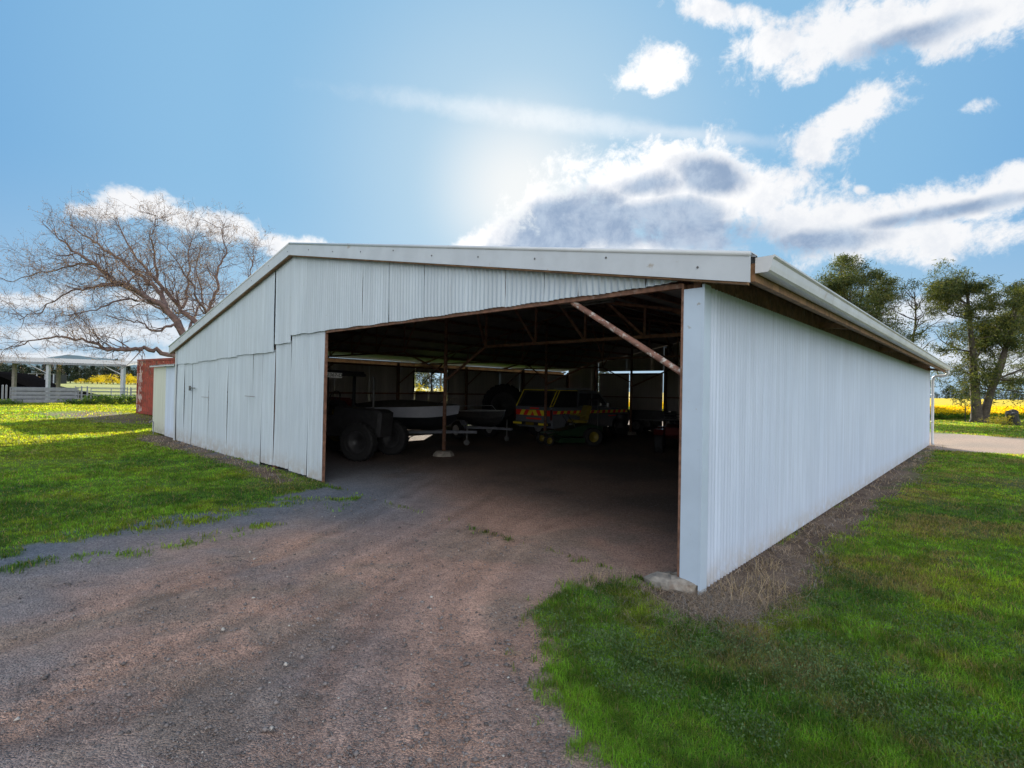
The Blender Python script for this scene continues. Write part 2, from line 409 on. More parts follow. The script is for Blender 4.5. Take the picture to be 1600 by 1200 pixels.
M_['wattle'] = leaf_mat('yellow wattle blossom', (.70, .52, .01), (.78, .60, .015), .35, (.12, .17, .02))
M_['weed'] = leaf_mat('weed leaves', (.06, .12, .025), (.09, .16, .03), .3)
M_['hill'] = mat('distant hill', (.16, .23, .27), .95, var=.2, scale=.01)  # blue of distant haze is put into the hill's base colour
M_['tarp'] = mat('black tarp', (.006, .006, .007), 1.0, spec=0, var=.2, bump=.2, bscale=3)
M_['tan'] = mat('tan body', (.3, .25, .18), .8)

# ------------------------------------------------------------------ shed frame of reference
ANG = R(43.5); C0 = Vector((1.696, 4.604, 0))
uv_ = Vector((-math.cos(ANG), math.sin(ANG), 0)); vv_ = Vector((math.sin(ANG), math.cos(ANG), 0))
W, L = 16.95, 20.3
def S(t, d, z=0.0): return C0+uv_*t+vv_*d+Vector((0, 0, z))     # t metres left along the front, d metres into the shed
def to_td(x, y):
    rx = x-C0.x; ry = y-C0.y
    return rx*uv_.x+ry*uv_.y, rx*vv_.x+ry*vv_.y

# ------------------------------------------------------------------ ground
def seg_dist(x, y, pts, closed=False):
    d = np.full(np.shape(x), 1e9); n = len(pts)
    for i in range(n if closed else n-1):
        ax, ay = pts[i][:2]; bx, by = pts[(i+1) % n][:2]
        vx, vy = bx-ax, by-ay; ll = vx*vx+vy*vy+1e-12
        k = np.clip(((x-ax)*vx+(y-ay)*vy)/ll, 0, 1)
        d = np.minimum(d, np.hypot(x-ax-k*vx, y-ay-k*vy))
    return d
def inside(x, y, pts):
    r = np.zeros(np.shape(x), bool); n = len(pts)
    for i in range(n):
        ax, ay = pts[i][:2]; bx, by = pts[(i+1) % n][:2]
        if ay == by: continue
        c = ((ay > y) != (by > y)) & (x < (bx-ax)*(y-ay)/(by-ay)+ax); r ^= c
    return r
def sdf(x, y, pts): 
    d = seg_dist(x, y, pts, True); return np.where(inside(x, y, pts), -d, d)
P2 = lambda lst: [tuple(G(*p))[:2] for p in lst]
drive = P2([(-500, 925), (-200, 888), (0, 862), (100, 837), (200, 820), (300, 802), (400, 786), (480, 769), (540, 758)])
drive += [tuple(S(t, d))[:2] for t, d in ((7.1, .0), (.25, .2))]
drive += P2([(1020, 912), (960, 912), (900, 922), (852, 948), (838, 1000), (850, 1060), (885, 1120), (925, 1170), (975, 1230)])
drive += [(.9, 1.5), (1.4, .2), (2.5, -8), (-30, -10), (-30, 1)]
shed_fp = [tuple(S(t, d))[:2] for t, d in ((0, 0), (W, 0), (W, L), (0, L))]
road = [(13.9, 18.6), (15.0, 17.25), (16.6, 16.75), (22, 14.2), (40, 5), (70, -10), (90, 5), (40, 14.5), (27, 20.5), (23.3, 24.0), (21.6, 27), (16, 37), (0, 37.5), (-3, 35), (3.4, 31.5)]
soilF = [tuple(S(t, d))[:2] for t, d in ((7.3, -.15), (7.5, -.75), (10, -.55), (14, -.7), (17.3, -1.0), (19.5, -.5), (19.5, 1.2), (17, 0.3))]
soilR_ = [tuple(S(t, d))[:2] for t, d in ((.6, -.30), (.1, -.62), (-.62, -.30), (-.72, .5), (-.62, 2.0), (-.62, 5.0), (-.62, 9.0), (-.5, 14.0), (-.4, L+.3), (.2, L), (.2, 0.1))]
dirtp = [(-24, 25.2), (-14, 20.6), (-12.6, 21), (-15, 24.5), (-19, 27.6), (-24, 29)]
tracks = [P2(q) for q in ([(700, 1200), (688, 1060), (705, 930), (800, 845), (950, 790), (1030, 745)],
    [(440, 1200), (500, 1060), (610, 930), (740, 850), (850, 795), (930, 745)],
    [(0, 1010), (250, 930), (450, 862), (590, 800), (690, 745)], [(0, 1130), (300, 1000), (520, 905), (640, 845), (760, 780), (810, 735)],
    [(-200, 1200), (200, 1110), (480, 980), (640, 880), (800, 810), (900, 760)])]
def ground_h(x, y):
    r = np.hypot(x, y)
    far = np.clip((r-60)/300, 0, 1)
    h = .20*sstep(-x, 14, 26)*sstep(y, 16, 30)*(1-sstep(r, 60, 200))
    h = h + (fbm(x, y, 6, 3)-.5)*.10*sstep(r, 3, 14)*(1-sstep(r, 60, 200)) + (fbm(x, y, 1.1, 5)-.5)*.035*sstep(r, 1, 4)*(r < 60)
    t, d = to_td(x, y)
    near = np.maximum(np.maximum(-t, t-W), np.maximum(-d, d-L))
    flat = sstep(near, 0.0, 2.0)                     # level under and beside the shed
    return h*(.12+.88*flat)
band1 = P2([(125, 838), (180, 832), (240, 824), (330, 812)]); band2 = P2([(0, 893), (60, 883), (130, 874), (210, 866), (300, 850), (420, 822)])
def masks(x, y):
    n1 = fbm(x, y, .9, 21)-.5; n2 = fbm(x, y, .25, 33, 3)-.5
    wob = n1*.5+n2*.22
    dsd = sdf(x, y, drive)+wob*.9
    dr = sstep(-dsd+(fbm(x, y, .09, 74, 3)-.5)*.5, -.16, .10)
    leftside = (x < -2.4)
    tuft = sstep(fbm(x*.7, y*1.3, .38, 71, 4), .50, .62)*sstep(-dsd, 1.15, .1)*leftside*sstep(fbm(x, y, 1.1, 73), .40, .58)
    b1 = np.exp(-(seg_dist(x, y, band1)/.16)**2)*sstep(fbm(x, y, .25, 75, 3), .35, .5); b2 = np.exp(-(seg_dist(x, y, band2)/.13)**2)*sstep(fbm(x, y, .14, 76, 3), .42, .56)*.6
    tuft = np.maximum(tuft*.8, np.maximum(b1, b2))
    gravel = dr*(1-tuft)
    rd = sstep(-(sdf(x, y, road)+wob*.6), -.15, .2)
    sh = sstep(-sdf(x, y, shed_fp), -.02, .05)
    soil = np.maximum(sstep(-(sdf(x, y, soilF)+wob*.9), -.15, .2), sstep(-(sdf(x, y, soilR_)+wob*1.0), -.18, .2))
    dp = sstep(-(sdf(x, y, dirtp)+wob*3), -.3, .6)*.9
    grass = (1-gravel)*(1-rd)*(1-sh)*(1-soil)*(1-dp)
    return grass, gravel, rd, sh, np.maximum(soil, dp)
def C3(a, n): return np.tile(np.array(a, float), (n, 1))
def lerp(a, b, f): return a+(b-a)*f[:, None]
def grass_tint(x, y):
    """large patches of lush, dry and yellowing turf, with sun colour painted in on the left"""
    n = len(x); a = fbm(x, y, 1.6, 41); b = fbm(x, y, .5, 43); c = fbm(x, y, 4.0, 45)
    t, d = to_td(x, y)
    k = lerp(C3((.070, .170, .024), n), C3((.140, .285, .030), n), sstep(a, .36, .62))
    k = lerp(k, C3((.21, .28, .024), n), sstep(b+.4*(a-.5), .52, .72)*.6)
    dry = sstep(fbm(x, y, .7, 51), .50, .70)*.5*sstep(x, .8, 1.8)
    dry = np.maximum(dry, sstep(c, .60, .78)*.2)
    k = lerp(k, C3((.21, .17, .10), n), dry)
    k = lerp(k, C3((.235, .29, .022), n), sstep(-x, 8.5, 13)*sstep(fbm(x, y, 1.8, 47), .25, .6)*.7)      # sunlit yellow painted into the turf colour out on the left
    return k, dry
ax = np.concatenate([-np.geomspace(2500, 12.2, 46), np.arange(-12, 7.0, .055), np.geomspace(7.1, 2500, 62)])
ay = np.concatenate([-np.geomspace(600, 2.1, 14), np.arange(-1.5, 1.6, .25), np.arange(1.7, 11, .045), np.geomspace(11.06, 3000, 110)])
ax = np.unique(ax); ay = np.unique(ay)
GX, GY = np.meshgrid(ax, ay); gx = GX.ravel(); gy = GY.ravel(); ng = len(gx)
gz = ground_h(gx, gy)
mg, mgr, mrd, msh, mso = masks(gx, gy)
nearm = (np.abs(gx) < 14) & (gy < 12)
rut = np.zeros(ng)
for q in tracks:
    for off in (0, .42, -.4):
        pp = [(p[0]+off, p[1]+off*.4) for p in q]
        dd = np.full(ng, 9.); dd[nearm] = seg_dist(gx[nearm], gy[nearm], pp)
        rut = np.maximum(rut, np.exp(-(dd/.13)**2)*(.45 if off else 1.0))
tread = np.sin((gx*.55+gy*.83)*2*math.pi/.19)*.5
gz = gz - rut*.030*mgr*(.35+fbm(gx, gy, .8, 91)+.25*tread) + mgr*(fbm(gx, gy, .16, 95, 3)-.5)*.022*nearm + mgr*(fbm(gx*.6+gy*.5, gy*.8-gx*.4, .5, 96, 3)-.5)*.03*nearm
gz = gz + (mso+mg*.5)*nearm*(fbm(gx, gy, .3, 97, 3)-.3)*.035 + mg*nearm*.015
# gravel: blue-grey metal over red-brown earth
red = C3((.40, .250, .185), ng); grey = C3((.245, .208, .195), ng); brn = C3((.27, .205, .158), ng)
gsd = np.zeros(ng); gsd[nearm] = sdf(gx[nearm], gy[nearm], drive)
edgegrey = sstep(gsd+(fbm(gx, gy, 1.5, 62)-.5)*1.4, -2.0, -.3)*sstep(-gx, .2, 2.6)
nredge = fbm(gx*.8+gy*.5, gy, 1.3, 61)
wide = np.zeros(ng)
for q in tracks:
    dd = np.full(ng, 9.); dd[nearm] = seg_dist(gx[nearm], gy[nearm], q); wide = np.maximum(wide, np.exp(-(dd/.30)**2))
wide *= sstep(fbm(gx, gy, .5, 64), .25, .55)
f = np.clip(sstep(nredge, .34, .58)*.55+rut*.35+wide*.55+sstep(gx, -4.0, .0)*.55, 0, 1)*(1-edgegrey*.95)
gc = lerp(grey, red, f); gc = lerp(gc, brn, sstep(fbm(gx, gy, .7, 63), .5, .68)*.7*(1-edgegrey))
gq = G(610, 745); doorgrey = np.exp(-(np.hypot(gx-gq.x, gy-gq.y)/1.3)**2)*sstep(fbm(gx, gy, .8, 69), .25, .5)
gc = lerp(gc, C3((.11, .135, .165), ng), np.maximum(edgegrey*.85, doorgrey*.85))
gc *= (.84+.36*fbm(gx, gy, .22, 65, 4))[:, None]*(1+.30*wide)[:, None]*(1-.25*np.clip(rut, 0, 1))[:, None]
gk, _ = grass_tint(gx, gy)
rr = np.hypot(gx, gy)
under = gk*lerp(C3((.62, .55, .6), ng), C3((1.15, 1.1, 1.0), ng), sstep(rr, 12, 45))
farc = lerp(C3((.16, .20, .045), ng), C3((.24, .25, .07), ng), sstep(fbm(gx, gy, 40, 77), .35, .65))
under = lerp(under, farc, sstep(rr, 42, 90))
soilc = lerp(C3((.105, .072, .052), ng), C3((.17, .125, .095), ng), sstep(fbm(gx, gy, .35, 81), .35, .7))
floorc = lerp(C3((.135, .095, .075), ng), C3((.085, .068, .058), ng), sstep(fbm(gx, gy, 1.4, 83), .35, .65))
roadc = lerp(C3((.36, .27, .21), ng), C3((.28, .23, .19), ng), sstep(fbm(gx, gy, 1.2, 85), .35, .65))
tt, dd_ = to_td(gx, gy)
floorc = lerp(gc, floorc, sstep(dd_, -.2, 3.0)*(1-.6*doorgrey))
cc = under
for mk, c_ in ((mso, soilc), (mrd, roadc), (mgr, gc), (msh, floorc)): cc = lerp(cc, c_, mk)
gm = bpy.data.materials.new('earth and gravel'); gm.use_nodes = True; t = NT(gm.node_tree)
b = t.n['Principled BSDF']; b.inputs['Roughness'].default_value = .92; b.inputs['Specular IOR Level'].default_value = .2
oc = t.new('ShaderNodeTexCoord').outputs['Object']; va = t.new('ShaderNodeVertexColor'); va.layer_name = 'tint'
vor = t.new('ShaderNodeTexVoronoi'); t.put(vor.inputs['Vector'], oc); vor.inputs['Scale'].default_value = 95; vor.inputs['Randomness'].default_value = 1
vor2 = t.new('ShaderNodeTexVoronoi'); t.put(vor2.inputs['Vector'], oc); vor2.inputs['Scale'].default_value = 34
n1 = t.noise(oc, 120, 3, .7); n2 = t.noise(oc, 14, 6, .7); n3 = t.noise(oc, 3, 5, .6)
c = t.mix(1.0, va.outputs[0], t.mix(n2, (.62, .62, .62), (1.36, 1.36, 1.36)), 'MULTIPLY')
vs = t.xyz(vor.outputs['Color'])[0]
c = t.mix(1.0, c, t.mix(vs, (.66, .66, .68), (1.42, 1.4, 1.38)), 'MULTIPLY')
c = t.mix(t.ss(t.xyz(vor2.outputs['Color'])[1], .93, .98, 0, .25), c, (.30, .28, .26))
t.put(b.inputs['Base Color'], c)
bn = t.new('ShaderNodeBump'); bn.inputs['Strength'].default_value = .9; bn.inputs['Distance'].default_value = .014
hgt = t.m('ADD', t.m('MULTIPLY', vor.outputs['Distance'], -.9), t.m('ADD', t.m('MULTIPLY', n2, 1.6), t.m('MULTIPLY', n1, .3)))
t.put(bn.inputs['Height'], hgt); t.l.new(bn.outputs[0], b.inputs['Normal'])
ny, nx = GX.shape
idx = np.arange(ng).reshape(ny, nx)
quads = np.stack([idx[:-1, :-1], idx[:-1, 1:], idx[1:, 1:], idx[1:, :-1]], -1).reshape(-1, 4)
def fmask(m): return m[quads].mean(1)
cls = np.zeros(len(quads), int)
cls[fmask(mgr) > .5] = 1; cls[fmask(mrd) > .5] = 2; cls[fmask(msh) > .5] = 3
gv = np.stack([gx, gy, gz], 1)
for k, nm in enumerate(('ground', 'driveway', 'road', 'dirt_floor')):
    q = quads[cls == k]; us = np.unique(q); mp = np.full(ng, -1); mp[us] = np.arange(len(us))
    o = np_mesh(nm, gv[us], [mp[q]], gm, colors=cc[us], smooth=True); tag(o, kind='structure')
def gh(x, y): return float(ground_h(np.array([x]), np.array([y]))[0])
# ------------------------------------------------------------------ the shed (local frame: x = -t along the front, y = depth, z up)
shed = empty('machinery_shed', C0, -ANG, 'long white corrugated iron machinery shed with low gable and wide open front, vehicles parked inside', 'shed')
ZR, SL, TR = 4.64, .191, W/2
def zroof(t): return ZR-SL*abs(t-TR)
def corr(mb, a, b, zlo, zhi, norm, off=0.0, amp=.0085, pitch=.0762, per=8, phase=0.0, lean=0.0, bow=0.0, rows=2, sharp=False):
    """corrugated iron between plan points a and b (local x, y); zlo/zhi are functions of distance along"""
    a = Vector(a); b = Vector(b); Ln = (b-a).length; d = (b-a)/Ln; nrm = Vector(norm)
    n = max(2, int(Ln/pitch*per)); base = len(mb.v)
    for i in range(n+1):
        s = Ln*i/n; o = off+(amp*(2*abs(math.sin(math.pi*s/pitch+phase))**.8-1) if sharp else amp*math.sin(2*math.pi*s/pitch+phase))
        z0 = zlo(s); z1 = zhi(s)
        for r in range(rows):
            f = r/(rows-1); z = z0+(z1-z0)*f
            oo = o+lean*(f-.5)+bow*math.sin(math.pi*f)
            p = a+d*s+nrm*oo; mb.v.append((p.x, p.y, z))
    for i in range(n):
        for r in range(rows-1):
            k = base+i*rows+r
            mb.f.append((k, k+rows, k+rows+1, k+1)); mb.mi.append(0)
    return mb
rs = random.Random(5)
# right wall: long run of fresh sheets
mb = MB(); y = .11
while y < L-.01:
    y1 = min(L, y+.762)
    corr(mb, (0, y-.01), (0, y1), lambda s: .03, lambda s: 2.765, (1, 0), off=rs.uniform(-.0015, .0015), amp=.0125, rows=2, per=12, sharp=True)
    y = y1
mb.build('side_wall', M_['wallR'], shed, smooth=True)
# left wall with window opening d 9.05..11.0, z 1.6..2.52
mb = MB(); y = 0; WD0, WD1, WZ0, WZ1 = 9.05, 10.98, 1.62, 2.5
cuts = sorted([v for v in np.arange(0, L, .762)]+[WD0, WD1, L])
for y0, y1 in zip(cuts[:-1], cuts[1:]):
    if y1-y0 < .02: continue
    o = rs.uniform(-.002, .002)
    if y0 >= WD0-1e-3 and y1 <= WD1+1e-3:
        corr(mb, (-W, y0), (-W, y1), lambda s: .04, lambda s: WZ0, (-1, 0), off=o); corr(mb, (-W, y0), (-W, y1), lambda s: WZ1, lambda s: 2.74, (-1, 0), off=o)
    else: corr(mb, (-W, y0), (-W, y1), lambda s: .04, lambda s: 2.74, (-1, 0), off=o)
mb.build('side_wall', M_['wallI'], shed, smooth=True)
# back wall with a double sheet door t 10.77..14.8
mb = MB(); BD0, BD1, BDZ = 10.77, 14.8, 2.92
cuts = sorted([v for v in np.arange(0, W, .762)]+[BD0, BD1, W])
for t0, t1 in zip(cuts[:-1], cuts[1:]):
    if t1-t0 < .02: continue
    dr = t0 >= BD0-1e-3 and t1 <= BD1+1e-3
    corr(mb, (-t0, L), (-t1, L), lambda s: (BDZ if dr else .03), lambda s, t0=t0: zroof(t0+s)-.012, (0, 1), off=rs.uniform(-.002, .002))
mb.build('end_wall', M_['wallI'], shed, smooth=True)
for t0, t1 in ((BD0+.045, (BD0+BD1)/2-.022), ((BD0+BD1)/2+.022, BD1-.04)):
    mb = MB(); corr(mb, (-t0, L+.03), (-t1, L+.03), lambda s: .02, lambda s: BDZ-.11, (0, 1))
    lf = mb.build('back_door', M_['wallI'], shed, smooth=True)
    mb = MB()
    for z in (.3, 1.5, 2.75): mb.bar((-t0, L-.01, z), (-t1, L-.01, z), .04, .05)
    mb.build('rail', M_['rust'], lf)
# front: upper tier
mb = MB(); seams = [0.0, .57, 1.37, 1.86, 2.48, 3.21, 4.11, 5.0, 5.8, 6.7, 7.14, 7.85, 8.60, 9.38, 10.1, 10.9, 11.62, 12.4, 13.1, 13.9, 14.7, 15.5, 16.2, W]
def zlow(t):
    if t < 8.55: return 2.815
    if t < 9.38: return 2.66
    if t < 11.6: return 2.50
    if t < 13.0: return 2.46
    return 2.38 if t > 14.5 else 2.42
for i, (t0, t1) in enumerate(zip(seams[:-1], seams[1:])):
    tm = (t0+t1)/2; o = rs.uniform(.0, .007); ln = rs.uniform(-.012, .012); j = rs.uniform(-.008, .008)
    gap = .008 if i in (6, 7, 3, 8) else .003
    corr(mb, (-t0-gap*.5, 0), (-t1+gap*.5, 0), lambda s, tm=tm, j=j: zlow(tm)+j+.006*math.sin(s*9), lambda s, t0=t0: zroof(t0+s)-.06, (0, -1), off=.010+o, amp=.0125, lean=ln, bow=rs.uniform(-.014, .014), phase=rs.uniform(0, 6), rows=6)
mb.build('gable_cladding', M_['wall'], shed, smooth=True)
# front: lower tier left of the opening
mb = MB(); seams = [7.13, 7.75, 8.58, 9.38, 10.05, 10.62, 11.5, 12.3, 13.1, 13.75, 14.6, 15.3, 16.1, W]
for i, (t0, t1) in enumerate(zip(seams[:-1], seams[1:])):
    tm = (t0+t1)/2; gap = (.022 if i in (3,) else .007 if i in (1, 5) else .002)
    zb = .07*(1-sstep(np.array(t0), 8, 12))+rs.uniform(-.015, .02)
    if i in (2, 3): zb += .05
    corr(mb, (-t0-gap, 0), (-t1, 0), lambda s, zb=zb: float(zb)-.02+.004*math.sin(s*31), lambda s, tm=tm: zlow(tm)+.05, (0, -1), off=-.021+rs.uniform(-.003, .004), amp=.0125, lean=rs.uniform(-.014, .014), bow=rs.uniform(-.022, .022), phase=rs.uniform(0, 6), rows=8)
mb.build('front_cladding', M_['wall'], shed, smooth=True)
mb = MB()                                   # a cut-out hatch and odd rails nailed on the front sheets
mb.box(-10.95, -10.35, -.040, -.033, 1.52, 1.528)
mb.box(-14.2, -13.6, -.040, -.033, 1.42, 1.428)
mb.split('hatch_trim', M_['rust'], shed)
mb = MB(); mb.box(-15.35, -15.28, -.06, -.02, 1.58, 1.72); mb.bar((-15.3, -.05, 1.66), (-14.8, -.05, 1.66), .02, .025)
mb.build('latch', M_['dirtymetal'], shed)
# right jamb: smooth flashing round the corner
mb = MB()
mb.box(-.175, -.004, -.014, -.006, .09, 2.745); mb.box(-.175, -.167, -.006, .05, .09, 2.745)
mb.build('jamb_flashing', M_['flash'], shed)
mb = MB(); mb.box(.0115, .0175, -.014, .125, .0, 2.775); mb.box(-.0035, .0115, -.014, -.008, .0, 2.775)
mb.build('corner_flashing', M_['flash'], shed)
mb = MB(); mb.box(-W-.03, -W-.018, -.03, .12, -.02, 2.9); mb.box(-W-.018, -W+.13, -.037, -.029, -.02, 2.9)
mb.build('corner_flashing', M_['trim'], shed)
mb = MB(); mb.box(-.20, -.177, -.012, .06, .02, 2.80); mb.box(-.188, -.1, .06, .09, .0, 2.8)
mb.build('door_post', M_['rust'], shed)
mb = MB(); mb.box(-7.145, -7.105, .012, .055, 0, 2.79); mb.build('door_post', M_['rust'], shed)
mb = MB(); mb.bar((-.2, .035, 2.79), (-7.12, .035, 2.798), .05, .045); mb.build('door_header', M_['rust'], shed)
mb = MB(); mb.tube([(-.21, .06, 1.98), (-1.50, .06, 2.775)], .03, 12); mb.box(-.215, -.175, .03, .09, 1.92, 2.06)
mb.build('brace', M_['rustpipe'], shed)
# barge boards, rolled cap, timber behind
EA = -.44; EB = W+.42
def slope_board(t0, t1, y0, y1, up, dn):
    m = MB()
    vs = [(-t, yy_, zroof(t)+dz) for t in (t0, t1) for yy_ in (y0, y1) for dz in (dn, up)]
    m.add(vs, [(0, 1, 3, 2), (4, 6, 7, 5), (0, 4, 5, 1), (2, 3, 7, 6), (1, 5, 7, 3), (0, 2, 6, 4)]); return m
for t0, t1 in ((EA, TR-.002), (TR+.002, EB)):
    slope_board(t0, t1, -.125, -.11, -.005, -.222).build('barge_board', M_['trim'], shed)
    m = MB(); m.tube([(-t0, -.118, zroof(t0)+.012), (-t1, -.118, zroof(t1)+.012)], .024, 10); m.build('barge_cap', M_['trim'], shed, smooth=True)
    slope_board(t0+.03 if t0 < 5 else t0, t1 if t0 < 5 else t1-.03, -.108, -.045, -.03, -.238).build('barge_timber', M_['timber'], shed)
    # barge_cap top flashing over the roof edge
    slope_board(t0, t1, -.118, .06, .034, .028).build('barge_flashing', M_['trim'], shed)
# bolts on the barge boards
m = MB()
for t in np.arange(0, W, .95):
    z = zroof(t)-.11+rs.uniform(-.03, .05); m.lathe([(.001, 0), (.011, .0), (.011, .004)], 8, Matrix.Translation((-t, -.131, z)))
m.split('bolt', M_['dirtymetal'], shed)
# roof iron: corrugations run down the slope
def roof_side(t0, t1):
    m = MB(); n = int((L+.2)/.0762*6); 
    for i in range(n+1):
        yv = -.10+(L+.2)*i/n; o = .009*math.sin(2*math.pi*yv/.0762)
        for t in (t0, t1): m.v.append((-t, yv, zroof(t)+o-.0))
    for i in range(n): m.f.append((2*i, 2*i+2, 2*i+3, 2*i+1)); m.mi.append(0)
    return m
roof_side(EA-.03, TR).build('roof', M_['roof'], shed, smooth=True)
roof_side(TR, EB+.03).build('roof', M_['roof'], shed, smooth=True)
m = MB(); m.prism([(-TR-.2, ZR-.018), (-TR, ZR+.03), (-TR+.2, ZR-.018), (-TR+.2, ZR-.01), (-TR, ZR+.045), (-TR-.2, ZR-.01)], -.1, L+.1); m.build('ridge_cap', M_['trim'], shed)
# purlins, eave beams, outriggers
for k, t in enumerate(list(np.arange(.9, 8, 1.15))+list(np.arange(W-.9, W-8, -1.15))):
    m = MB(); z = zroof(t)-.06; m.box(-t-.025, -t+.025, 0.02, L-.02, z-.05, z+.045); m.build('purlin', M_['rust'], shed)
m = MB(); m.box(-.10, -.035, .02, L-.02, 2.75, 2.99); m.build('top_plate', M_['rust'], shed)
m = MB(); m.box(.40, .455, -.04, L+.05, 2.735, 2.885); m.build('eave_beam', M_['timber'], shed)
m = MB(); m.box(-W-.42, -W-.365, -.04, L+.05, 2.735, 2.885); m.build('eave_beam', M_['timber'], shed)
for d in (4.25, 9.4, 14.6, 19.9):
    m = MB(); m.bar((-.1, d, 2.86), (.40, d, 2.80), .05, .08); m.build('outrigger', M_['timber'], shed)
    m = MB(); m.bar((-W+.1, d, 2.86), (-W-.36, d, 2.80), .05, .08); m.build('outrigger', M_['timber'], shed)
# gutters (quad profile) and downpipe
prof = [(.46, 2.925), (.462, 2.80), (.475, 2.795), (.555, 2.795), (.575, 2.81), (.585, 2.85), (.592, 2.90), (.61, 2.915), (.61, 2.93), (.60, 2.93), (.585, 2.917), (.575, 2.86), (.55, 2.805), (.48, 2.805), (.47, 2.925)]
m = MB(); m.prism([(a, z) for a, z in prof], -.06, L-.6+.5)
g = m.build('gutter', M_['gutter'], shed)
m = MB(); m.prism([(.461, 2.924), (.461, 2.796), (.56, 2.796), (.582, 2.83), (.60, 2.925)], -.066, -.06); m.prism([(.461, 2.924), (.461, 2.796), (.56, 2.796), (.582, 2.83), (.60, 2.925)], L-.1, L-.094); m.split('gutter_end', M_['gutter'], g)
m = MB(); m.prism([(-W-.44-(a-.46), z) for a, z in prof], -.06, L-.1); m.build('gutter', M_['gutter'], shed)
m = MB(); m.tube([(.53, L-.22, 2.80), (.53, L-.2, 2.70), (.45, L-.12, 2.62), (.18, L-.03, 2.60), (.10, L+.02, 2.55), (.085, L+.02, 2.4), (.085, L+.02, .12), (.12, L-.03, .04)], .045, 12)
for z in (.9, 1.9): m.tube([(.085, L+.02, z-.02), (.085, L+.02, z+.02)], .052, 12)
m.build('downpipe', M_['gutter'], shed, smooth=True)
# wall posts and girts
for t, ds in ((.08, (.15, 4.25, 9.4, 14.6, 20.15)), (W-.08, (.15, 4.25, 8.2, 12.1, 16.2, 20.15))):
    for d in ds:
        m = MB(); m.box(-t-.05, -t+.05, d-.05, d+.05, 0, 2.86); m.build('wall_post', M_['rust'], shed)
for t in (2.5, 5.2, 8.4, 10.6, 14.95):
    m = MB(); m.box(-t-.05, -t+.05, L-.13, L-.03, 0, zroof(t)-.15); m.build('wall_post', M_['rust'], shed)
for t in (9.4, 12.2, 14.8):
    m = MB(); m.box(-t-.05, -t+.05, .04, .12, 0, zroof(t)-.2); m.build('wall_post', M_['rust'], shed)
for z in (1.5, 2.66):
    for t, s in ((.045, -1), (W-.03, 1)):
        m = MB(); m.box(-t-.025, -t+.025, .2, L-.1, z, z+.06) if s < 0 else m.box(-t-.03, -t+.02, .2, L-.1, z-(.0 if z > 2 else 0), z+.06)
        m.build('girt', M_['rust'], shed)
m = MB(); m.box(-10.7, -.2, L-.07, L-.03, 1.5, 1.56); m.build('girt', M_['rust'], shed)
m = MB(); m.box(-W+.2, -7.2, .055, .10, 1.3, 1.36); m.box(-W+.2, -7.2, .055, .10, 2.44, 2.50); m.build('girt', M_['rust'], shed)
# window in the left wall
m = MB()
for a, b2 in (((WD0, WZ0), (WD1, WZ0)), ((WD0, WZ1), (WD1, WZ1)), ((WD0, WZ0), (WD0, WZ1)), ((WD1, WZ0), (WD1, WZ1)), (((WD0+WD1)/2, WZ0), ((WD0+WD1)/2, WZ1))):
    m.bar((-W+.03, a[0], a[1]), (-W+.03, b2[0], b2[1]), .05, .05)
m.build('window', M_['darkmetal'], shed)
# trusses on d = 4.25, 9.4, 14.6, each carried by a pole near mid span
for d, tc in ((4.25, 8.83), (9.4, 9.62), (14.6, 9.3)):
    tr = MB(); zb = 2.84; nodes = [.25, 1.55, 2.94, 4.31, 5.66, 7.28]
    m = tr
    m.bar((0-.1, d, zroof(0)-.16), (-TR, d, zroof(TR)-.16), .05, .05); m.bar((-TR, d, zroof(TR)-.16), (-W+.1, d, zroof(W)-.16), .05, .05)
    m.bar((-.1, d, zb), (-7.28, d, zb), .06, .06)
    for i, t in enumerate(nodes):
        zt = zroof(t)-.16
        if i: m.bar((-t, d, zb), (-t, d, zt), .045, .045)
        t2 = nodes[i+1] if i+1 < len(nodes) else 8.3
        m.bar((-t, d, zb), (-(t+(t2-t)*.62), d, zroof(t+(t2-t)*.62)-.17), .05, .05)
    m.bar((-7.28, d, zb), (-tc+.05, d, 2.02), .05, .05)
    n2 = [W-.25, W-1.7, W-3.2, W-4.7, W-6.2]
    m.bar((-W+.1, d, zb), (-n2[-1], d, zb), .05, .05); m.bar((-n2[-1], d, zb), (-tc-.05, d, 2.2), .04, .04)
    for i, t in enumerate(n2):
        if i: m.bar((-t, d, zb), (-t, d, zroof(t)-.17), .035, .035)
        t2 = t-.9; m.bar((-t, d, zb), (-t2, d, zroof(t2)-.17), .035, .035)
    m.bar((-1.3, d, zb), (-.12, d, 1.9), .035, .035); m.bar((-W+1.6, d, zb), (-W+.12, d, 1.9), .035, .035)
    m.build('truss', M_['rust'], shed)
    m = MB(); m.tube([(-tc, d, .1), (-tc, d, zroof(tc)-.2)], .05, 12); po = m.build('pole', M_['rust'], shed, smooth=True)
    m = MB(); m.lathe([(.001, -.02), (.30, -.02), (.27, .06), (.21, .12), (.001, .13)], 9, Matrix.Translation((-tc, d, 0)) @ Matrix.Rotation(R(90), 4, 'X'))
    m.build('concrete_footing', M_['concrete'], po)
for t0, t1, d in ((9.5, 13, 1.5), (9.5, 14, 7)):
    pass
# eave-level struts along the left wall
for d in (4.25, 8.2, 12.1, 16.2):
    m = MB(); m.bar((-W+.12, d, 1.95), (-W+.12, d+1.0, 2.7), .035, .035); m.build('knee_brace', M_['rust'], shed)
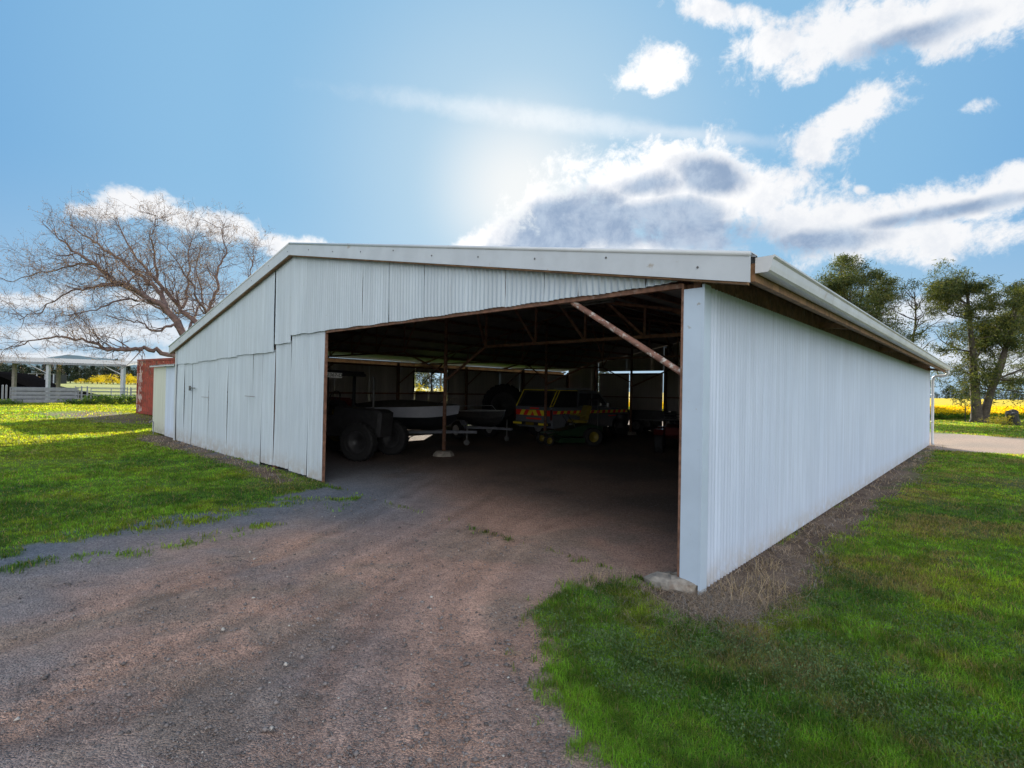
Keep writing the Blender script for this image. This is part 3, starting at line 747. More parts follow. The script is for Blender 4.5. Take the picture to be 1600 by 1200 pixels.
# batten lights hanging under the roof
for i, (t, d, z, lab) in enumerate(((10.1, 6.2, 3.55, 'long unlit batten light under the roof beyond the left end of the opening'),
        (7.1, 8.0, 3.75, 'long unlit batten light under the roof in the middle of the shed'), (3.4, 3.0, 3.35, 'long unlit batten light under the roof nearest the diagonal pipe brace'))):
    e = empty('batten_light', S(t, d, z), -ANG, lab, 'light', 'batten lights under the shed roof')
    m = MB(); m.box(-.6, .6, -.05, .05, .0, .045); m.build('housing', M_['dirtymetal'], e)
    m = MB(); m.tube([(-.57, 0, -.022), (.57, 0, -.022)], .018, 10); m.build('tube', M_['dirtymetal'], e)
    m = MB(); m.tube([(-.4, 0, .04), (-.4, 0, zroof(t)-z-.1)], .006, 6); m.tube([(.4, 0, .04), (.4, 0, zroof(t)-z-.1)], .006, 6); m.split('hanger', M_['dirtymetal'], e)
# broken concrete block under the right jamb
m = MB(); pr = random.Random(3)
b0 = len(m.v)
m.lathe([(.001, -.06), (.30, -.06), (.315, .02), (.29, .075), (.22, .105), (.10, .12), (.001, .122)], 14, Matrix.Rotation(R(90), 4, 'X'))
m.v = [(x*.85+pr.uniform(-.03, .03), y_*.55+pr.uniform(-.025, .025), z*.95+pr.uniform(-.014, .014)) for x, y_, z in m.v]
o = m.build('concrete_block', M_['concrete']); o.location = S(.26, .03, .0); o.rotation_euler = (0, R(-6), -ANG+R(12))
tag(o, 'rounded broken concrete footing poking out under the white corner post', 'concrete block')

# ------------------------------------------------------------------ lean-to cabinet on the left
e = empty('lean_to_locker', S(17.25, .12, .0), -ANG, 'small pale iron lean-to against the left side of the big shed', 'shed')
m = MB(); corr(m, (0, 0), (-1.45, 0), lambda s: 0, lambda s: 2.36, (0, -1), pitch=.1, amp=.011); corr(m, (-3.1, 2.2), (-3.1, 0.0), lambda s: 0, lambda s: 2.33, (-1, 0), pitch=.1, amp=.011)
corr(m, (-3.1, 2.2), (0, 2.2), lambda s: 0, lambda s: 2.3, (0, 1), pitch=.1)
m.build('wall', M_['wallR'], e, smooth=True)
m = MB(); m.box(-3.11, -1.45, -.012, .03, 0.03, 2.34); m.build('door', M_['creamwall'], e)
m = MB(); n = 60
for i in range(n+1):
    xv = -3.2+3.2*i/n; o_ = .012*math.sin(xv*2*math.pi/.1*.5)
    m.v += [(xv, -.14, 2.40+o_), (xv, 2.3, 2.34+o_)]
m.f = [(2*i, 2*i+2, 2*i+3, 2*i+1) for i in range(n)]; m.mi = [0]*n
m.build('roof', M_['roof'], e, smooth=True)
m = MB(); m.box(-3.18, 0.0, -.13, -.115, 2.345, 2.385); m.build('fascia', M_['trim'], e)
e = empty('garden_tap', S(19.45, -.05, 0), -ANG, 'small garden tap on a bent pipe in front of the lean-to door', 'tap')
m = MB(); m.tube([(0, 0, 0), (0, 0, .42), (0, -.04, .46), (0, -.1, .45), (0, -.12, .40)], .014, 8); m.build('pipe', M_['galv'], e)
m = MB(); m.bar((-.04, -.03, .5), (.04, -.03, .5), .015, .015); m.tube([(0, -.03, .45), (0, -.03, .5)], .006, 6); m.build('handle', M_['galv'], e)

# ------------------------------------------------------------------ shipping container
cz = .12
e = empty('shipping_container', (-20.3, 27.9, cz), -R(37), 'faded red shipping container behind the lean-to, end posts peeling to white', 'container')
m = MB(); LX, LY, HH = 6.06, 2.44, 2.90
def ribwall(m, a, b, z0, z1, nrm, pit=.28, dep=.035):
    a = Vector(a); b = Vector(b); Ln = (b-a).length; d = (b-a)/Ln; nrm = Vector(nrm); n = int(Ln/pit); pit = Ln/n; base = len(m.v); pts = []
    for i in range(n):
        for f, o in ((0, 0), (.3, 0), (.5, -dep), (.8, -dep)): pts.append((pit*(i+f), o))
    pts.append((Ln, 0))
    for s, o in pts:
        p = a+d*s+nrm*o; m.v += [(p.x, p.y, z0), (p.x, p.y, z1)]
    for i in range(len(pts)-1): m.f.append((base+2*i, base+2*i+2, base+2*i+3, base+2*i+1)); m.mi.append(0)
ribwall(m, (.75, .02), (LX-.1, .02), .15, HH-.1, (0, -1)); ribwall(m, (LX-.02, .1), (LX-.02, LY), .15, HH-.1, (1, 0)); ribwall(m, (LX-.1, LY), (.1, LY), .15, HH-.1, (0, 1))
m.build('wall', M_['contred'], e)
m = MB(); ribwall(m, (.1, .03), (.75, .03), .15, HH-.1, (0, -1), .16, .03); ribwall(m, (.02, LY-.1), (.02, .1), .15, HH-.1, (-1, 0)); m.build('end_panel', M_['contpeel'], e)
m = MB()
for x in (.22, .46, .68): m.tube([(x, -.04, .1), (x, -.04, HH-.08)], .02, 8)
m.split('locking_bar', M_['contpeel'], e)
m = MB()
for x in (0, LX-.12): 
    for y0 in (0, LY-.12): m.box(x, x+.12, y0-.01, y0+.12, 0, HH)
for y0 in (-.005, LY-.11):
    m.box(.12, LX-.12, y0, y0+.115, 0, .15); m.box(.12, LX-.12, y0, y0+.115, HH-.1, HH)
m.box(.02, .1, .11, LY-.12, HH-.1, HH); m.box(LX-.1, LX-.02, .11, LY-.12, HH-.1, HH)
m.build('frame', M_['contred'], e)
m = MB(); m.box(.1, LX-.1, .1, LY-.1, HH-.04, HH-.02); m.build('roof', M_['contred'], e)

# ------------------------------------------------------------------ stock yards on the left
fd = Vector((5.6, 5.2, 0)).normalized(); F0 = Vector((-32.2, 32.6, 0)); frz = math.atan2(fd.y, fd.x)
def fpt(s): return F0+fd*s
def solid_gate(s, w_, lab):
    p = fpt(s); e = empty('yard_gate', (p.x, p.y, gh(p.x, p.y)), frz, lab, 'gate', 'sheeted yard gates')
    m = MB()
    for i in range(4): m.box(.05, w_-.05, -.008, .008, .16+i*.25, .335+i*.25)
    m.build('panel', M_['galv'], e)
    m = MB()
    for z in (.14, .38, .63, .88, 1.10): m.tube([(0, 0, z), (w_, 0, z)], .02, 8)
    for x in (0, w_/2, w_): m.tube([(x, 0, .12), (x, 0, 1.12)], .022, 8)
    m.build('frame', M_['galv'], e); return e
def rail_panel(s, w_, lab, n=5):
    p = fpt(s); e = empty('yard_fence', (p.x, p.y, gh(p.x, p.y)), frz, lab, 'fence', 'open rail yard panels')
    m = MB()
    for i in range(n): m.tube([(0, 0, .18+i*.9/(n-1)), (w_, 0, .18+i*.9/(n-1))], .022, 8)
    m.split('rail', M_['galv'], e)
    m = MB()
    for x in (0, w_/2, w_): m.tube([(x, 0, 0), (x, 0, 1.16)], .028, 8)
    m.split('upright', M_['galv'], e); return e
solid_gate(-1.9, 1.6, 'grey sheeted yard gate at the left edge of the photo'); solid_gate(-6, 3.9, 'grey sheeted yard gate partly outside the left edge')
solid_gate(.35, 3.35, 'wide grey sheeted yard gate under the open carport roof')
rail_panel(4.35, 2.2, 'open rail yard panel right of the wide sheeted gate'); rail_panel(6.6, 3.0, 'open rail yard panel ending at the red container'); rail_panel(9.7, 3, 'open rail yard panel mostly hidden behind the red container')
for i, (s, lab) in enumerate(((.0, 'steel yard post at the left end of the wide sheeted gate'), (.17, 'second steel yard post beside the wide gate hinge'), (3.85, 'steel yard post at the latch end of the wide gate'), (4.15, 'steel yard post where the open rails start'))):
    p = fpt(s); m = MB(); z = gh(p.x, p.y); m.tube([(0, 0, -.1), (0, 0, 1.22)], .045, 10); m.tube([(0, 0, 1.22), (0, 0, 1.25)], [.05, .02], 10)
    o = m.build('yard_post', M_['galv']); o.location = (p.x, p.y, z); tag(o, lab, 'post', 'yard posts')
# a second line of rails behind
for s in (3.0, 6.3, 9.6):
    p = fpt(s)+Vector((-2.2, 3.4, 0)); e = empty('yard_fence', (p.x, p.y, gh(p.x, p.y)), frz, 'rail panel of the back line of the stock yards, behind the front panels', 'fence', 'back line yard panels')
    m = MB()
    for i in range(4): m.tube([(0, 0, .3+i*.27), (3.1, 0, .3+i*.27)], .025, 6)
    m.split('rail', M_['galv'], e); m = MB()
    for x in (0, 3.1): m.tube([(x, 0, 0), (x, 0, 1.2)], .03, 6)
    m.split('upright', M_['galv'], e)
# open roofed yard behind the gates
cp = empty('open_carport', (0, 0, 0), 0, 'low open roofed yard on square posts behind the grey gates', 'carport')
A = D(197, 571, 41.0); Bp = D(-260, 560, 34.0)
rd_ = Vector((A.x-Bp.x, A.y-Bp.y, 0)); rl = rd_.length; rd_.normalize(); pn = Vector((-rd_.y, rd_.x, 0))
def cpt(a, b, z): return Vector((A.x, A.y, 0))-rd_*a+pn*b+Vector((0, 0, z))
ze = A.z
m = MB(); n = 300
for i in range(n+1):
    a = rl*i/n; o_ = .012*math.sin(a*40); m.v += [tuple(cpt(a, 0, ze+.06+o_)), tuple(cpt(a, 7.5, ze+.62+o_))]
m.f = [(2*i, 2*i+2, 2*i+3, 2*i+1) for i in range(n)]; m.mi = [0]*n; m.build('roof', M_['roof'], cp)
m = MB(); m.bar(cpt(0, 0, ze-.03), cpt(rl, 0, ze-.03), .06, .14); m.bar(cpt(0, 7.4, ze+.5), cpt(rl, 7.4, ze+.5), .06, .14)
for a in (.05, 4.6, 9.2, 14): m.bar(cpt(a, 0, ze), cpt(a, 7.4, ze+.53), .06, .12)
m.split('beam', M_['galv'], cp)
for px_, wd, dep, mt in ((192, .24, 0.2, 'whitepost'), (75, .20, .2, 'whitepost'), (91, .20, 3.0, 'greypost'), (22, .20, 1.2, 'greypost'), (-40, .26, .2, 'whitepost')):
    r = ray(px_, 600); a0 = cpt(0, dep, 0)
    k = -((a0.x)*r.y-(a0.y)*r.x)/((-rd_.x)*r.y-(-rd_.y)*r.x); p = cpt(k, dep, 0)
    m = MB(); m.box(p.x-wd/2, p.x+wd/2, p.y-wd/2, p.y+wd/2, -.1, ze+.0+dep*.07); m.build('post', M_[mt], cp)
for px_ in (192, 75):
    r = ray(px_, 600); a0 = cpt(0, .2, 0); k = -((a0.x)*r.y-(a0.y)*r.x)/((-rd_.x)*r.y-(-rd_.y)*r.x)
    m = MB(); m.bar(cpt(k, .2, ze-.8), cpt(k+1.2, .2, ze-.1), .05, .06); m.build('brace', M_['whitepost'], cp)
# black tarped heap
m = MB(); p0 = D(-90, 620, 42); m.add([(-6, 0, 0), (7.6, 0, 0), (7.6, 6, 0), (-6, 6, 0), (-1, .6, 2.35), (1.0, .6, 2.1), (3.5, .8, 1.15), (-1, 4, 2.4), (1, 4, 2.2), (3.5, 4, 1.2), (-5, 1, 2.2), (-5, 4, 2.2)],
    [(0, 1, 6, 5, 4, 10), (1, 2, 9, 6), (2, 3, 11, 7, 8, 9), (3, 0, 10, 11), (10, 4, 7, 11), (4, 5, 8, 7), (5, 6, 9, 8)])
o = m.build('covered_heap', M_['tarp']); o.location = (p0.x+2.6, 42, .1); tag(o, 'low heap under a black tarp behind the yard gates', 'heap')
# distant farm shed and tank
e = empty('distant_shed', (-.900*300, 300, 0), R(-12), 'small dark open farm shed far across the left paddock', 'shed')
m = MB(); m.box(-9, 9, 3, 3.2, 0, 5); m.box(-9.2, -9, -3, 3.2, 0, 5); m.box(9, 9.5, -3, 3.2, 0, 5.2); m.build('wall', M_['darkmetal'], e)
m = MB(); m.add([(-9.5, -4, 5.6), (9.5, -4, 5.6), (9.5, 3.5, 4.9), (-9.5, 3.5, 4.9), (-9.5, -4, 5.4), (9.5, -4, 5.4), (9.5, 3.5, 4.7), (-9.5, 3.5, 4.7)], [(0, 1, 2, 3), (7, 6, 5, 4), (0, 4, 5, 1), (1, 5, 6, 2), (2, 6, 7, 3), (3, 7, 4, 0)]); m.build('roof', M_['roof'], e)
m = MB()
for x in (-9.2, -3, 3, 9.1): m.box(x-.2, x+.25, -3.9, -3.5, 0, 5.4)
m.split('post', M_['whitepost'], e)
e = empty('water_tank', (-.944*298, 294, 0), 0, 'pale round water tank beside the distant dark shed', 'tank')
m = MB(); m.lathe([(.01, 0), (4.2, 0), (4.2, 3.2)], 28, Matrix.Rotation(R(90), 4, 'X')); m.build('wall', M_['trim'], e)
m = MB(); m.lathe([(4.35, 3.2), (2.2, 4.1), (.4, 4.4), (.01, 4.4)], 28, Matrix.Rotation(R(90), 4, 'X')); m.build('roof', M_['trim'], e)
#@@PART3
# ------------------------------------------------------------------ vegetation helpers
class Tubes:
    """many tapered tubes gathered with numpy"""
    def __init__(s): s.v = []; s.f = []; s.n = 0
    def add(s, pts, rad, n=5):
        P = np.asarray(pts, float); r = np.asarray(rad, float); m = len(P)
        d = np.gradient(P, axis=0); d /= np.linalg.norm(d, axis=1)[:, None]+1e-9
        ref = np.where(np.abs(d[:, 2:3]) > .9, [[1., 0, 0]], [[0, 0, 1.]])
        a = np.cross(d, ref); a /= np.linalg.norm(a, axis=1)[:, None]+1e-9; b = np.cross(d, a)
        th = np.arange(n)*2*math.pi/n
        ring = P[:, None, :]+(a[:, None, :]*np.cos(th)[None, :, None]+b[:, None, :]*np.sin(th)[None, :, None])*r[:, None, None]
        s.v.append(ring.reshape(-1, 3))
        i = np.arange(m-1)[:, None]*n+np.arange(n)[None, :]; j = np.arange(m-1)[:, None]*n+(np.arange(n)[None, :]+1) % n
        s.f.append(np.stack([i, j, j+n, i+n], -1).reshape(-1, 4)+s.n); s.n += m*n
    def build(s, name, mt, parent=None): return np_mesh(name, np.concatenate(s.v), [np.concatenate(s.f)], mt, parent, smooth=True)
def leaves(centres, per, spread, lw, ll, droop=0.0, rg=rng, flat=.8):
    """small leaf triangles scattered round each centre"""
    c = np.repeat(np.asarray(centres), per, 0); n = len(c)
    o = rg.normal(0, 1, (n, 3))*spread; o[:, 2] *= flat; p = c+o
    d = rg.normal(0, 1, (n, 3)); d[:, 2] -= droop; d /= np.linalg.norm(d, axis=1)[:, None]
    s = np.cross(d, rg.normal(0, 1, (n, 3))); s /= np.linalg.norm(s, axis=1)[:, None]+1e-9
    k = rg.uniform(.6, 1.35, (n, 1))
    v = np.stack([p-s*lw*k/2, p+s*lw*k/2, p+d*ll*k+s*lw*.15], 1).reshape(-1, 3)
    return v, np.arange(n*3).reshape(-1, 3)
def grow(T_, p, d, length, r, level, maxl, rg, tips, par):
    """one limb and its children; par: dict of habits"""
    nseg = max(3, int(5-level*.5)); pts = [p]; rad = [r]; dd = np.array(d, float)
    r1 = r*par.get('taper', .45)
    for i in range(nseg):
        dd = dd+rg.normal(0, par['wander'], 3)+np.array([0, 0, par['up'][min(level, len(par['up'])-1)]])
        dd /= np.linalg.norm(dd); p = p+dd*length/nseg; pts.append(p); rad.append(r+(r1-r)*(i+1)/nseg)
    T_.add(pts, rad, 7 if level < 2 else 4 if level < 4 else 3)
    if level >= maxl: tips.append(pts[-1]); tips.append(pts[len(pts)//2]); return
    if level >= maxl-1: tips.append(pts[-1])
    nc = par['kids'][min(level, len(par['kids'])-1)]
    for k in range(nc):
        f = rg.uniform(par.get('lo', .3), 1.0) if k else 1.0
        i = min(int(f*nseg), nseg-1); q = pts[i]*(1-(f*nseg-i))+pts[i+1]*(f*nseg-i)
        ax_ = rg.normal(0, 1, 3); dl = pts[i+1]-pts[i]; dl /= np.linalg.norm(dl)
        ax_ -= dl*ax_.dot(dl); ax_ /= np.linalg.norm(ax_); an = rg.uniform(*par['ang'])*(.5 if k == 0 else 1)
        nd = dl*math.cos(an)+ax_*math.sin(an)
        rr_ = max(rad[i]*rg.uniform(.5, .78), par.get('minr', .003)); grow(T_, q, nd, length*rg.uniform(*par['len']), rr_, level+1, maxl, rg, tips, par)

# ------------------------------------------------------------------ bare tree behind the shed's left side
rt = np.random.default_rng(4)
bt = empty('bare_tree', (-13.1, 22.2, 0), 0, 'large spreading leafless tree rising behind the left slope of the shed roof', 'tree')
TB = Tubes(); tips = []
def W3(px, py, y): return np.array(D(px, py, y))-np.array((-13.1, 22.2, 0))
def smooth(pts, n=4):
    P = np.asarray(pts); out_ = []
    for i in range(len(P)-1):
        p0 = P[max(i-1, 0)]; p1 = P[i]; p2 = P[i+1]; p3 = P[min(i+2, len(P)-1)]
        for k in range(n):
            t_ = k/n; out_.append(.5*((2*p1)+(-p0+p2)*t_+(2*p0-5*p1+4*p2-p3)*t_**2+(-p0+3*p1-3*p2+p3)*t_**3))
    out_.append(P[-1]); return np.array(out_)
base = np.array((0, 0, -.1)); fork = W3(296, 536, 22.0); fk2 = W3(322, 560, 22.2)
limbs = [
 ([base, W3(322, 600, 22.2), fk2, fork], .30, .24),
 ([fork, (W3(287, 520, 22)), W3(262, 485, 21.9), W3(235, 468, 21.6), W3(200, 447, 21.2), W3(178, 440, 21), W3(150, 415, 20.8), W3(120, 395, 20.6), W3(92, 374, 20.4)], .19, .03),
 ([W3(262, 485, 21.9), W3(252, 462, 22.3), W3(230, 440, 22.8), W3(195, 412, 23.2), W3(165, 392, 23.6), W3(140, 372, 23.9), W3(108, 350, 24.2)], .12, .02),
 ([fk2, W3(308, 507, 22.6), W3(285, 485, 23.0), W3(262, 458, 23.5), W3(232, 425, 24), W3(206, 392, 24.4), W3(186, 352, 24.8)], .15, .02),
 ([W3(280, 508, 22), W3(262, 509, 21.6), W3(240, 516, 21.2), W3(222, 505, 21), W3(196, 500, 20.8)], .07, .015),
 ([W3(322, 590, 22.2), W3(295, 566, 22.0), W3(268, 554, 21.8), W3(240, 547, 21.4), W3(212, 546, 21.0), W3(185, 548, 20.8), W3(160, 542, 20.6), W3(135, 533, 20.4), W3(100, 528, 20.2), W3(70, 527, 20.0), W3(30, 540, 19.8)], .13, .02),
 ([fk2, W3(325, 515, 22.2), W3(327, 480, 22.3), W3(339, 452, 22.4), W3(342, 418, 22.5), W3(352, 390, 22.6), W3(345, 355, 22.7)], .11, .015),
 ([W3(285, 481, 23), W3(297, 445, 23.4), W3(293, 401, 23.7), W3(302, 368, 24)], .07, .012),
 ([W3(252, 462, 22.3), W3(244, 430, 22), W3(241, 400, 21.8), W3(236, 370, 21.6), W3(246, 338, 21.5)], .08, .012),
 ([W3(192, 444, 21.1), W3(165, 444, 20.7), W3(138, 450, 20.3), W3(105, 457, 20), W3(66, 484, 19.7), W3(30, 500, 19.5)], .06, .012),
 ([W3(157, 418, 20.9), W3(130, 412, 21.2), W3(98, 418, 21.5), W3(57, 427, 21.8), W3(12, 440, 22)], .055, .012),
 ([W3(325, 500, 22.3), W3(352, 500, 22.6), W3(372, 470, 23), W3(388, 437, 23.4), W3(394, 409, 23.6), W3(398, 385, 23.8)], .06, .012),
 ([fork, W3(300, 500, 22.8), W3(316, 462, 24), W3(306, 420, 25), W3(318, 380, 25.6)], .08, .012),
 ([W3(235, 468, 21.6), W3(218, 470, 20.4), W3(190, 470, 19.4), W3(150, 484, 18.7), W3(118, 492, 18.3)], .06, .012),
 ([fork, W3(285, 515, 23.5), W3(262, 490, 25), W3(225, 470, 26.2), W3(180, 440, 27), W3(140, 425, 27.6)], .1, .015),
 ([fk2, W3(330, 520, 21), W3(318, 480, 19.8), W3(296, 440, 19), W3(270, 400, 18.6)], .09, .015),
]
btp = dict(wander=.20, up=[0, .05, .05, .03], kids=[4, 4, 3, 3], ang=(.5, 1.15), len=(.55, .82), lo=.15, taper=.5, minr=.0042)
for pts, r0, r1 in limbs:
    P = smooth(pts, 4); P[1:-1] += rt.normal(0, .035, (len(P)-2, 3)); n = len(P); rad = r0+(r1-r0)*np.linspace(0, 1, n)**.8
    TB.add(P, rad, 8)
    if r0 > .28: continue
    seglen = np.linalg.norm(np.diff(P, axis=0), axis=1); tot = seglen.sum(); nk = int(tot*4.2)
    for k in range(nk):
        f = rt.uniform(.22, 1)**.8; i = min(int(f*(n-1)), n-2); dl = P[i+1]-P[i]; dl /= np.linalg.norm(dl)+1e-9
        a_ = rt.normal(0, 1, 3); a_[2] += .35; a_ -= dl*a_.dot(dl); a_ /= np.linalg.norm(a_); an = rt.uniform(.5, 1.2)
        grow(TB, P[i], dl*math.cos(an)+a_*math.sin(an), rt.uniform(.55, 1.15)*(1.15-f*.35), max(.011, rad[i]*.38), 2, 5, rt, tips, btp)
    grow(TB, P[-1], P[-1]-P[-2], .8, r1, 2, 5, rt, tips, btp)
TB.build('trunk', M_['twig'], bt)
tp = np.array(tips); tp = tp[rt.random(len(tp)) < .45]
v, f = leaves(tp, 3, .05, .022, .035, .6, rt); np_mesh('seed_pods', v, [f], M_['berry'], bt)
print('bare tree verts', TB.n, 'tips', len(tips))

# ------------------------------------------------------------------ evergreen trees
def evergreen(name, loc, h, seed, lab, trunks, crownr, per=26, lw=.05, ll=.26, group=None, mt='leafA', maxl=4, par=None, r0=.3, spread=.24, droop=.3, dens=1.2):
    rg = np.random.default_rng(seed); e = empty(name, loc, 0, lab, 'tree', group); T_ = Tubes(); tips = []
    pr_ = dict(wander=.15, up=[.03, .05, .04, 0.0], kids=[4, 4, 3], ang=(.45, 1.05), len=(.52, .8), lo=.25, taper=.5)
    if par: pr_.update(par)
    for (dx, dy, lean, hh, rad) in trunks:
        P = [np.array((dx*.13, dy*.13, -.2))]; d = np.array((dx*lean, dy*lean, 1.0)); n = 9
        for i in range(n):
            d = d+rg.normal(0, .045, 3); d[2] = max(d[2], .6); d /= np.linalg.norm(d); P.append(P[-1]+d*hh/n)
        P = smooth(P, 2); m = len(P); rd_s = rad*(1-np.linspace(0, 1, m)*.82); rd_s[0] *= 1.5; rd_s[1] *= 1.15
        T_.add(P, rd_s, 9)
        for k in range(int(hh*dens)):
            f_ = rg.uniform(.30, 1.0); i = min(int(f_*(m-1)), m-2); th = rg.uniform(0, 2*math.pi)
            shape = math.sin(min(1, (1.12-f_)*1.5)*math.pi/2)
            grow(T_, P[i], np.array((math.cos(th), math.sin(th), rg.uniform(-.05, .7))), crownr*shape*rg.uniform(.32, .62), rd_s[i]*.36, 1, maxl, rg, tips, pr_)
        tips.append(P[-1])
    T_.build('trunk', M_['bark'], e)
    c = np.array(tips); v, f = leaves(c, per, spread, lw, ll, droop, rg, .55)
    np_mesh('crown', v, [f], M_[mt], e); print(name, len(tips), len(f)); return e
big = evergreen('sheoak_tree', (35.3, 38.9, 0), 12, 12, 'tall twin-trunked evergreen tree standing before the yellow field', [(-1, .2, .02, 11.2, .36), (1.2, -.2, .15, 10.6, .30), (1.4, .6, .30, 8.0, .16)], 4.9, per=17, r0=.4, dens=1.2)
evergreen('sheoak_tree', (27.6, 42, 0), 13, 23, 'dense round evergreen whose crown rises over the shed gutter', [(.3, 0, .06, 12.8, .32), (-1, .3, .24, 11.5, .26), (1.1, .5, .24, 11.8, .24), (0, -1, .2, 11, .2)], 4.6, per=13)
evergreen('sheoak_tree', (37.0, 50, 0), 8, 31, 'lower ragged evergreen between the round tree and the tall twin-trunked one', [(.3, 0, .1, 7.6, .2), (1, .3, .3, 5.6, .16)], 2.8, per=12)
evergreen('sheoak_tree', (52.8, 50, 0), 16, 41, 'dark evergreen cut off by the right edge of the photo', [(.3, 0, .06, 15.5, .34), (-1, .3, .22, 12, .26)], 4.6, per=15)
rg = np.random.default_rng(77); e = empty('dead_tree', (32.2, 41.5, 0), 0, 'thin dead tree with bare branches between the evergreens', 'tree'); T_ = Tubes(); tips = []
P = smooth([np.array(q, float) for q in ((0, 0, -.1), (.1, 0, 3), (.0, 0, 6), (.25, 0, 8), (.1, 0, 10.3))], 3); T_.add(P, .17*(1-np.linspace(0, 1, len(P))*.8), 7)
for k in range(20):
    i = rg.integers(5, len(P)-1); th = rg.uniform(0, 6.3)
    grow(T_, P[i], np.array((math.cos(th), math.sin(th), .5)), rg.uniform(.7, 1.7), .05, 2, 4, rg, tips, dict(wander=.2, up=[.05], kids=[3, 3, 3], ang=(.4, 1), len=(.5, .8)))
T_.build('trunk', M_['bark'], e)

# distant trees: three kinds, copied
def far_tree(seed, h, wd, n, mt, conic):
    rg = np.random.default_rng(seed); e = empty('pine_tree'); m = MB(); m.tube([(0, 0, 0), (0, 0, h*.8)], [h*.025, h*.008], 6); m.build('trunk', M_['bark'], e)
    z = rg.uniform(.12, 1, n); r = (wd/2)*np.sqrt(np.clip(1-((z-.42)/.6)**2, 0, 1)) if not conic else (wd/2)*(1.05-z)**.7
    th = rg.uniform(0, 6.3, n); q = np.sqrt(rg.uniform(.15, 1, n))*r; c = np.stack([np.cos(th)*q, np.sin(th)*q, z*h], 1)
    v, f = leaves(c, 14, h*.035, h*.03, h*.06, .2, rg); np_mesh('crown', v, [f], M_[mt], e); return e
protos = [far_tree(1, 13, 8, 120, 'leafB', True), far_tree(2, 15, 10, 130, 'leafB', False), far_tree(3, 11, 9, 110, 'leafB', False)]
used = set()
def put(k, loc, sc, lab, group, rz=0.0, name=None):
    e = protos[k] if k not in used else copy_tree(protos[k]); used.add(k)
    e.location = loc; e.scale = (sc, sc, sc); e.rotation_euler = (0, 0, rz); tag(e, lab, 'tree', group)
    return e
rg = np.random.default_rng(8)
for i in range(44):
    px = -40+i*6.6+rg.uniform(-2, 2); y = 395+rg.uniform(-25, 30); r = ray(px, 597); x = r.x/r.y*y
    put(int(rg.integers(0, 3)), (x, y, 0), rg.uniform(.85, 1.2), 'dark tree in the far windbreak beyond the left paddock', 'far windbreak trees on the left', rg.uniform(0, 6))
for i in range(26):
    px = 1440+i*9+rg.uniform(-4, 4); y = 520+rg.uniform(-60, 160); r = ray(px, 620); x = r.x/r.y*y
    put(int(rg.integers(1, 3)), (x, y, 0), rg.uniform(.6, 1.15), 'far tree on the horizon beyond the yellow canola', 'far trees beyond the canola', rg.uniform(0, 6))
for i in range(30):
    px = 560+i*16+rg.uniform(-4, 4); y = 300+rg.uniform(-60, 160); r = ray(px, 620); x = r.x/r.y*y
    if 705 < px < 930: continue
    put(int(rg.integers(1, 3)), (x, y, 0), rg.uniform(.6, 1.0), 'far tree behind the shed, glimpsed through its window and door gaps', 'far trees behind the shed', rg.uniform(0, 6))
def wattle_proto(seed, h):
    rg = np.random.default_rng(seed); e = empty('wattle_bush'); m = MB()
    for k in range(4): a = k*1.6; m.tube([(0, 0, 0), (math.cos(a)*h*.15, math.sin(a)*h*.15, h*.6)], [h*.02, h*.008], 5)
    m.build('stem', M_['bark'], e)
    c = rg.normal(0, 1, (90, 3))*(h*.26, h*.26, h*.22)+(0, 0, h*.55); c[:, 2] = np.clip(c[:, 2], h*.05, h)
    v, f = leaves(c, 14, h*.05, h*.045, h*.06, 0, rg); np_mesh('blossom', v, [f], M_['wattle'], e); return e
wp = [wattle_proto(5, 5), wattle_proto(6, 6.5)]; wu = set()
for i, px in enumerate(list(np.arange(118, 215, 8.5))+[30, 42, 190, 202, 160]):
    k = i % 2; e = wp[k] if k not in wu else copy_tree(wp[k]); wu.add(k); y = 335+rg.uniform(-20, 25); r = ray(px+rg.uniform(-2, 2), 597)
    e.location = (r.x/r.y*y, y, 0); s_ = rg.uniform(.55, 1.0)*(1.15 if px > 150 else .7); e.scale = (s_*1.15, s_, s_); e.rotation_euler = (0, 0, rg.uniform(0, 6))
    tag(e, 'yellow flowering bush at the foot of the far windbreak', 'bush', 'yellow bushes below the windbreak')
# what the shed window looks out on
for px, y, s_, lab in ((655, 52, .42, 'yellow wattle bush seen through the left pane of the shed window'), (690, 55, .38, 'yellow wattle bush seen through the right pane of the shed window')):
    e = copy_tree(wp[0]); r = ray(px, 600); e.location = (r.x/r.y*y, y, 0); e.scale = (s_,)*3; tag(e, lab, 'bush', 'wattles outside the window')
evergreen('sparse_tree', (-8.2, 58, 0), 8, 91, 'sparse grey-green tree seen through the shed window', [(.3, 0, .2, 6.5, .16), (-1, .3, .35, 6, .14)], 4.6, per=9, lw=.06, ll=.2, mt='leafG', spread=.35)

# ------------------------------------------------------------------ hills
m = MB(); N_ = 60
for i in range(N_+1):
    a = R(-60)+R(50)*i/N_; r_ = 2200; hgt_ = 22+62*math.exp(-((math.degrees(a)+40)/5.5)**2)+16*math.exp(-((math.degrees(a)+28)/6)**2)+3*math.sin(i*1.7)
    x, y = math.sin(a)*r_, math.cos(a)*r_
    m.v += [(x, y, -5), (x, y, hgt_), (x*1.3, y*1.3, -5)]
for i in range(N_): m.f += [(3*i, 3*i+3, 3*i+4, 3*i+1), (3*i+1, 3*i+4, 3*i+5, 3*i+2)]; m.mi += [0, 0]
tag(m.build('hills', M_['hill'], smooth=True), kind='structure')

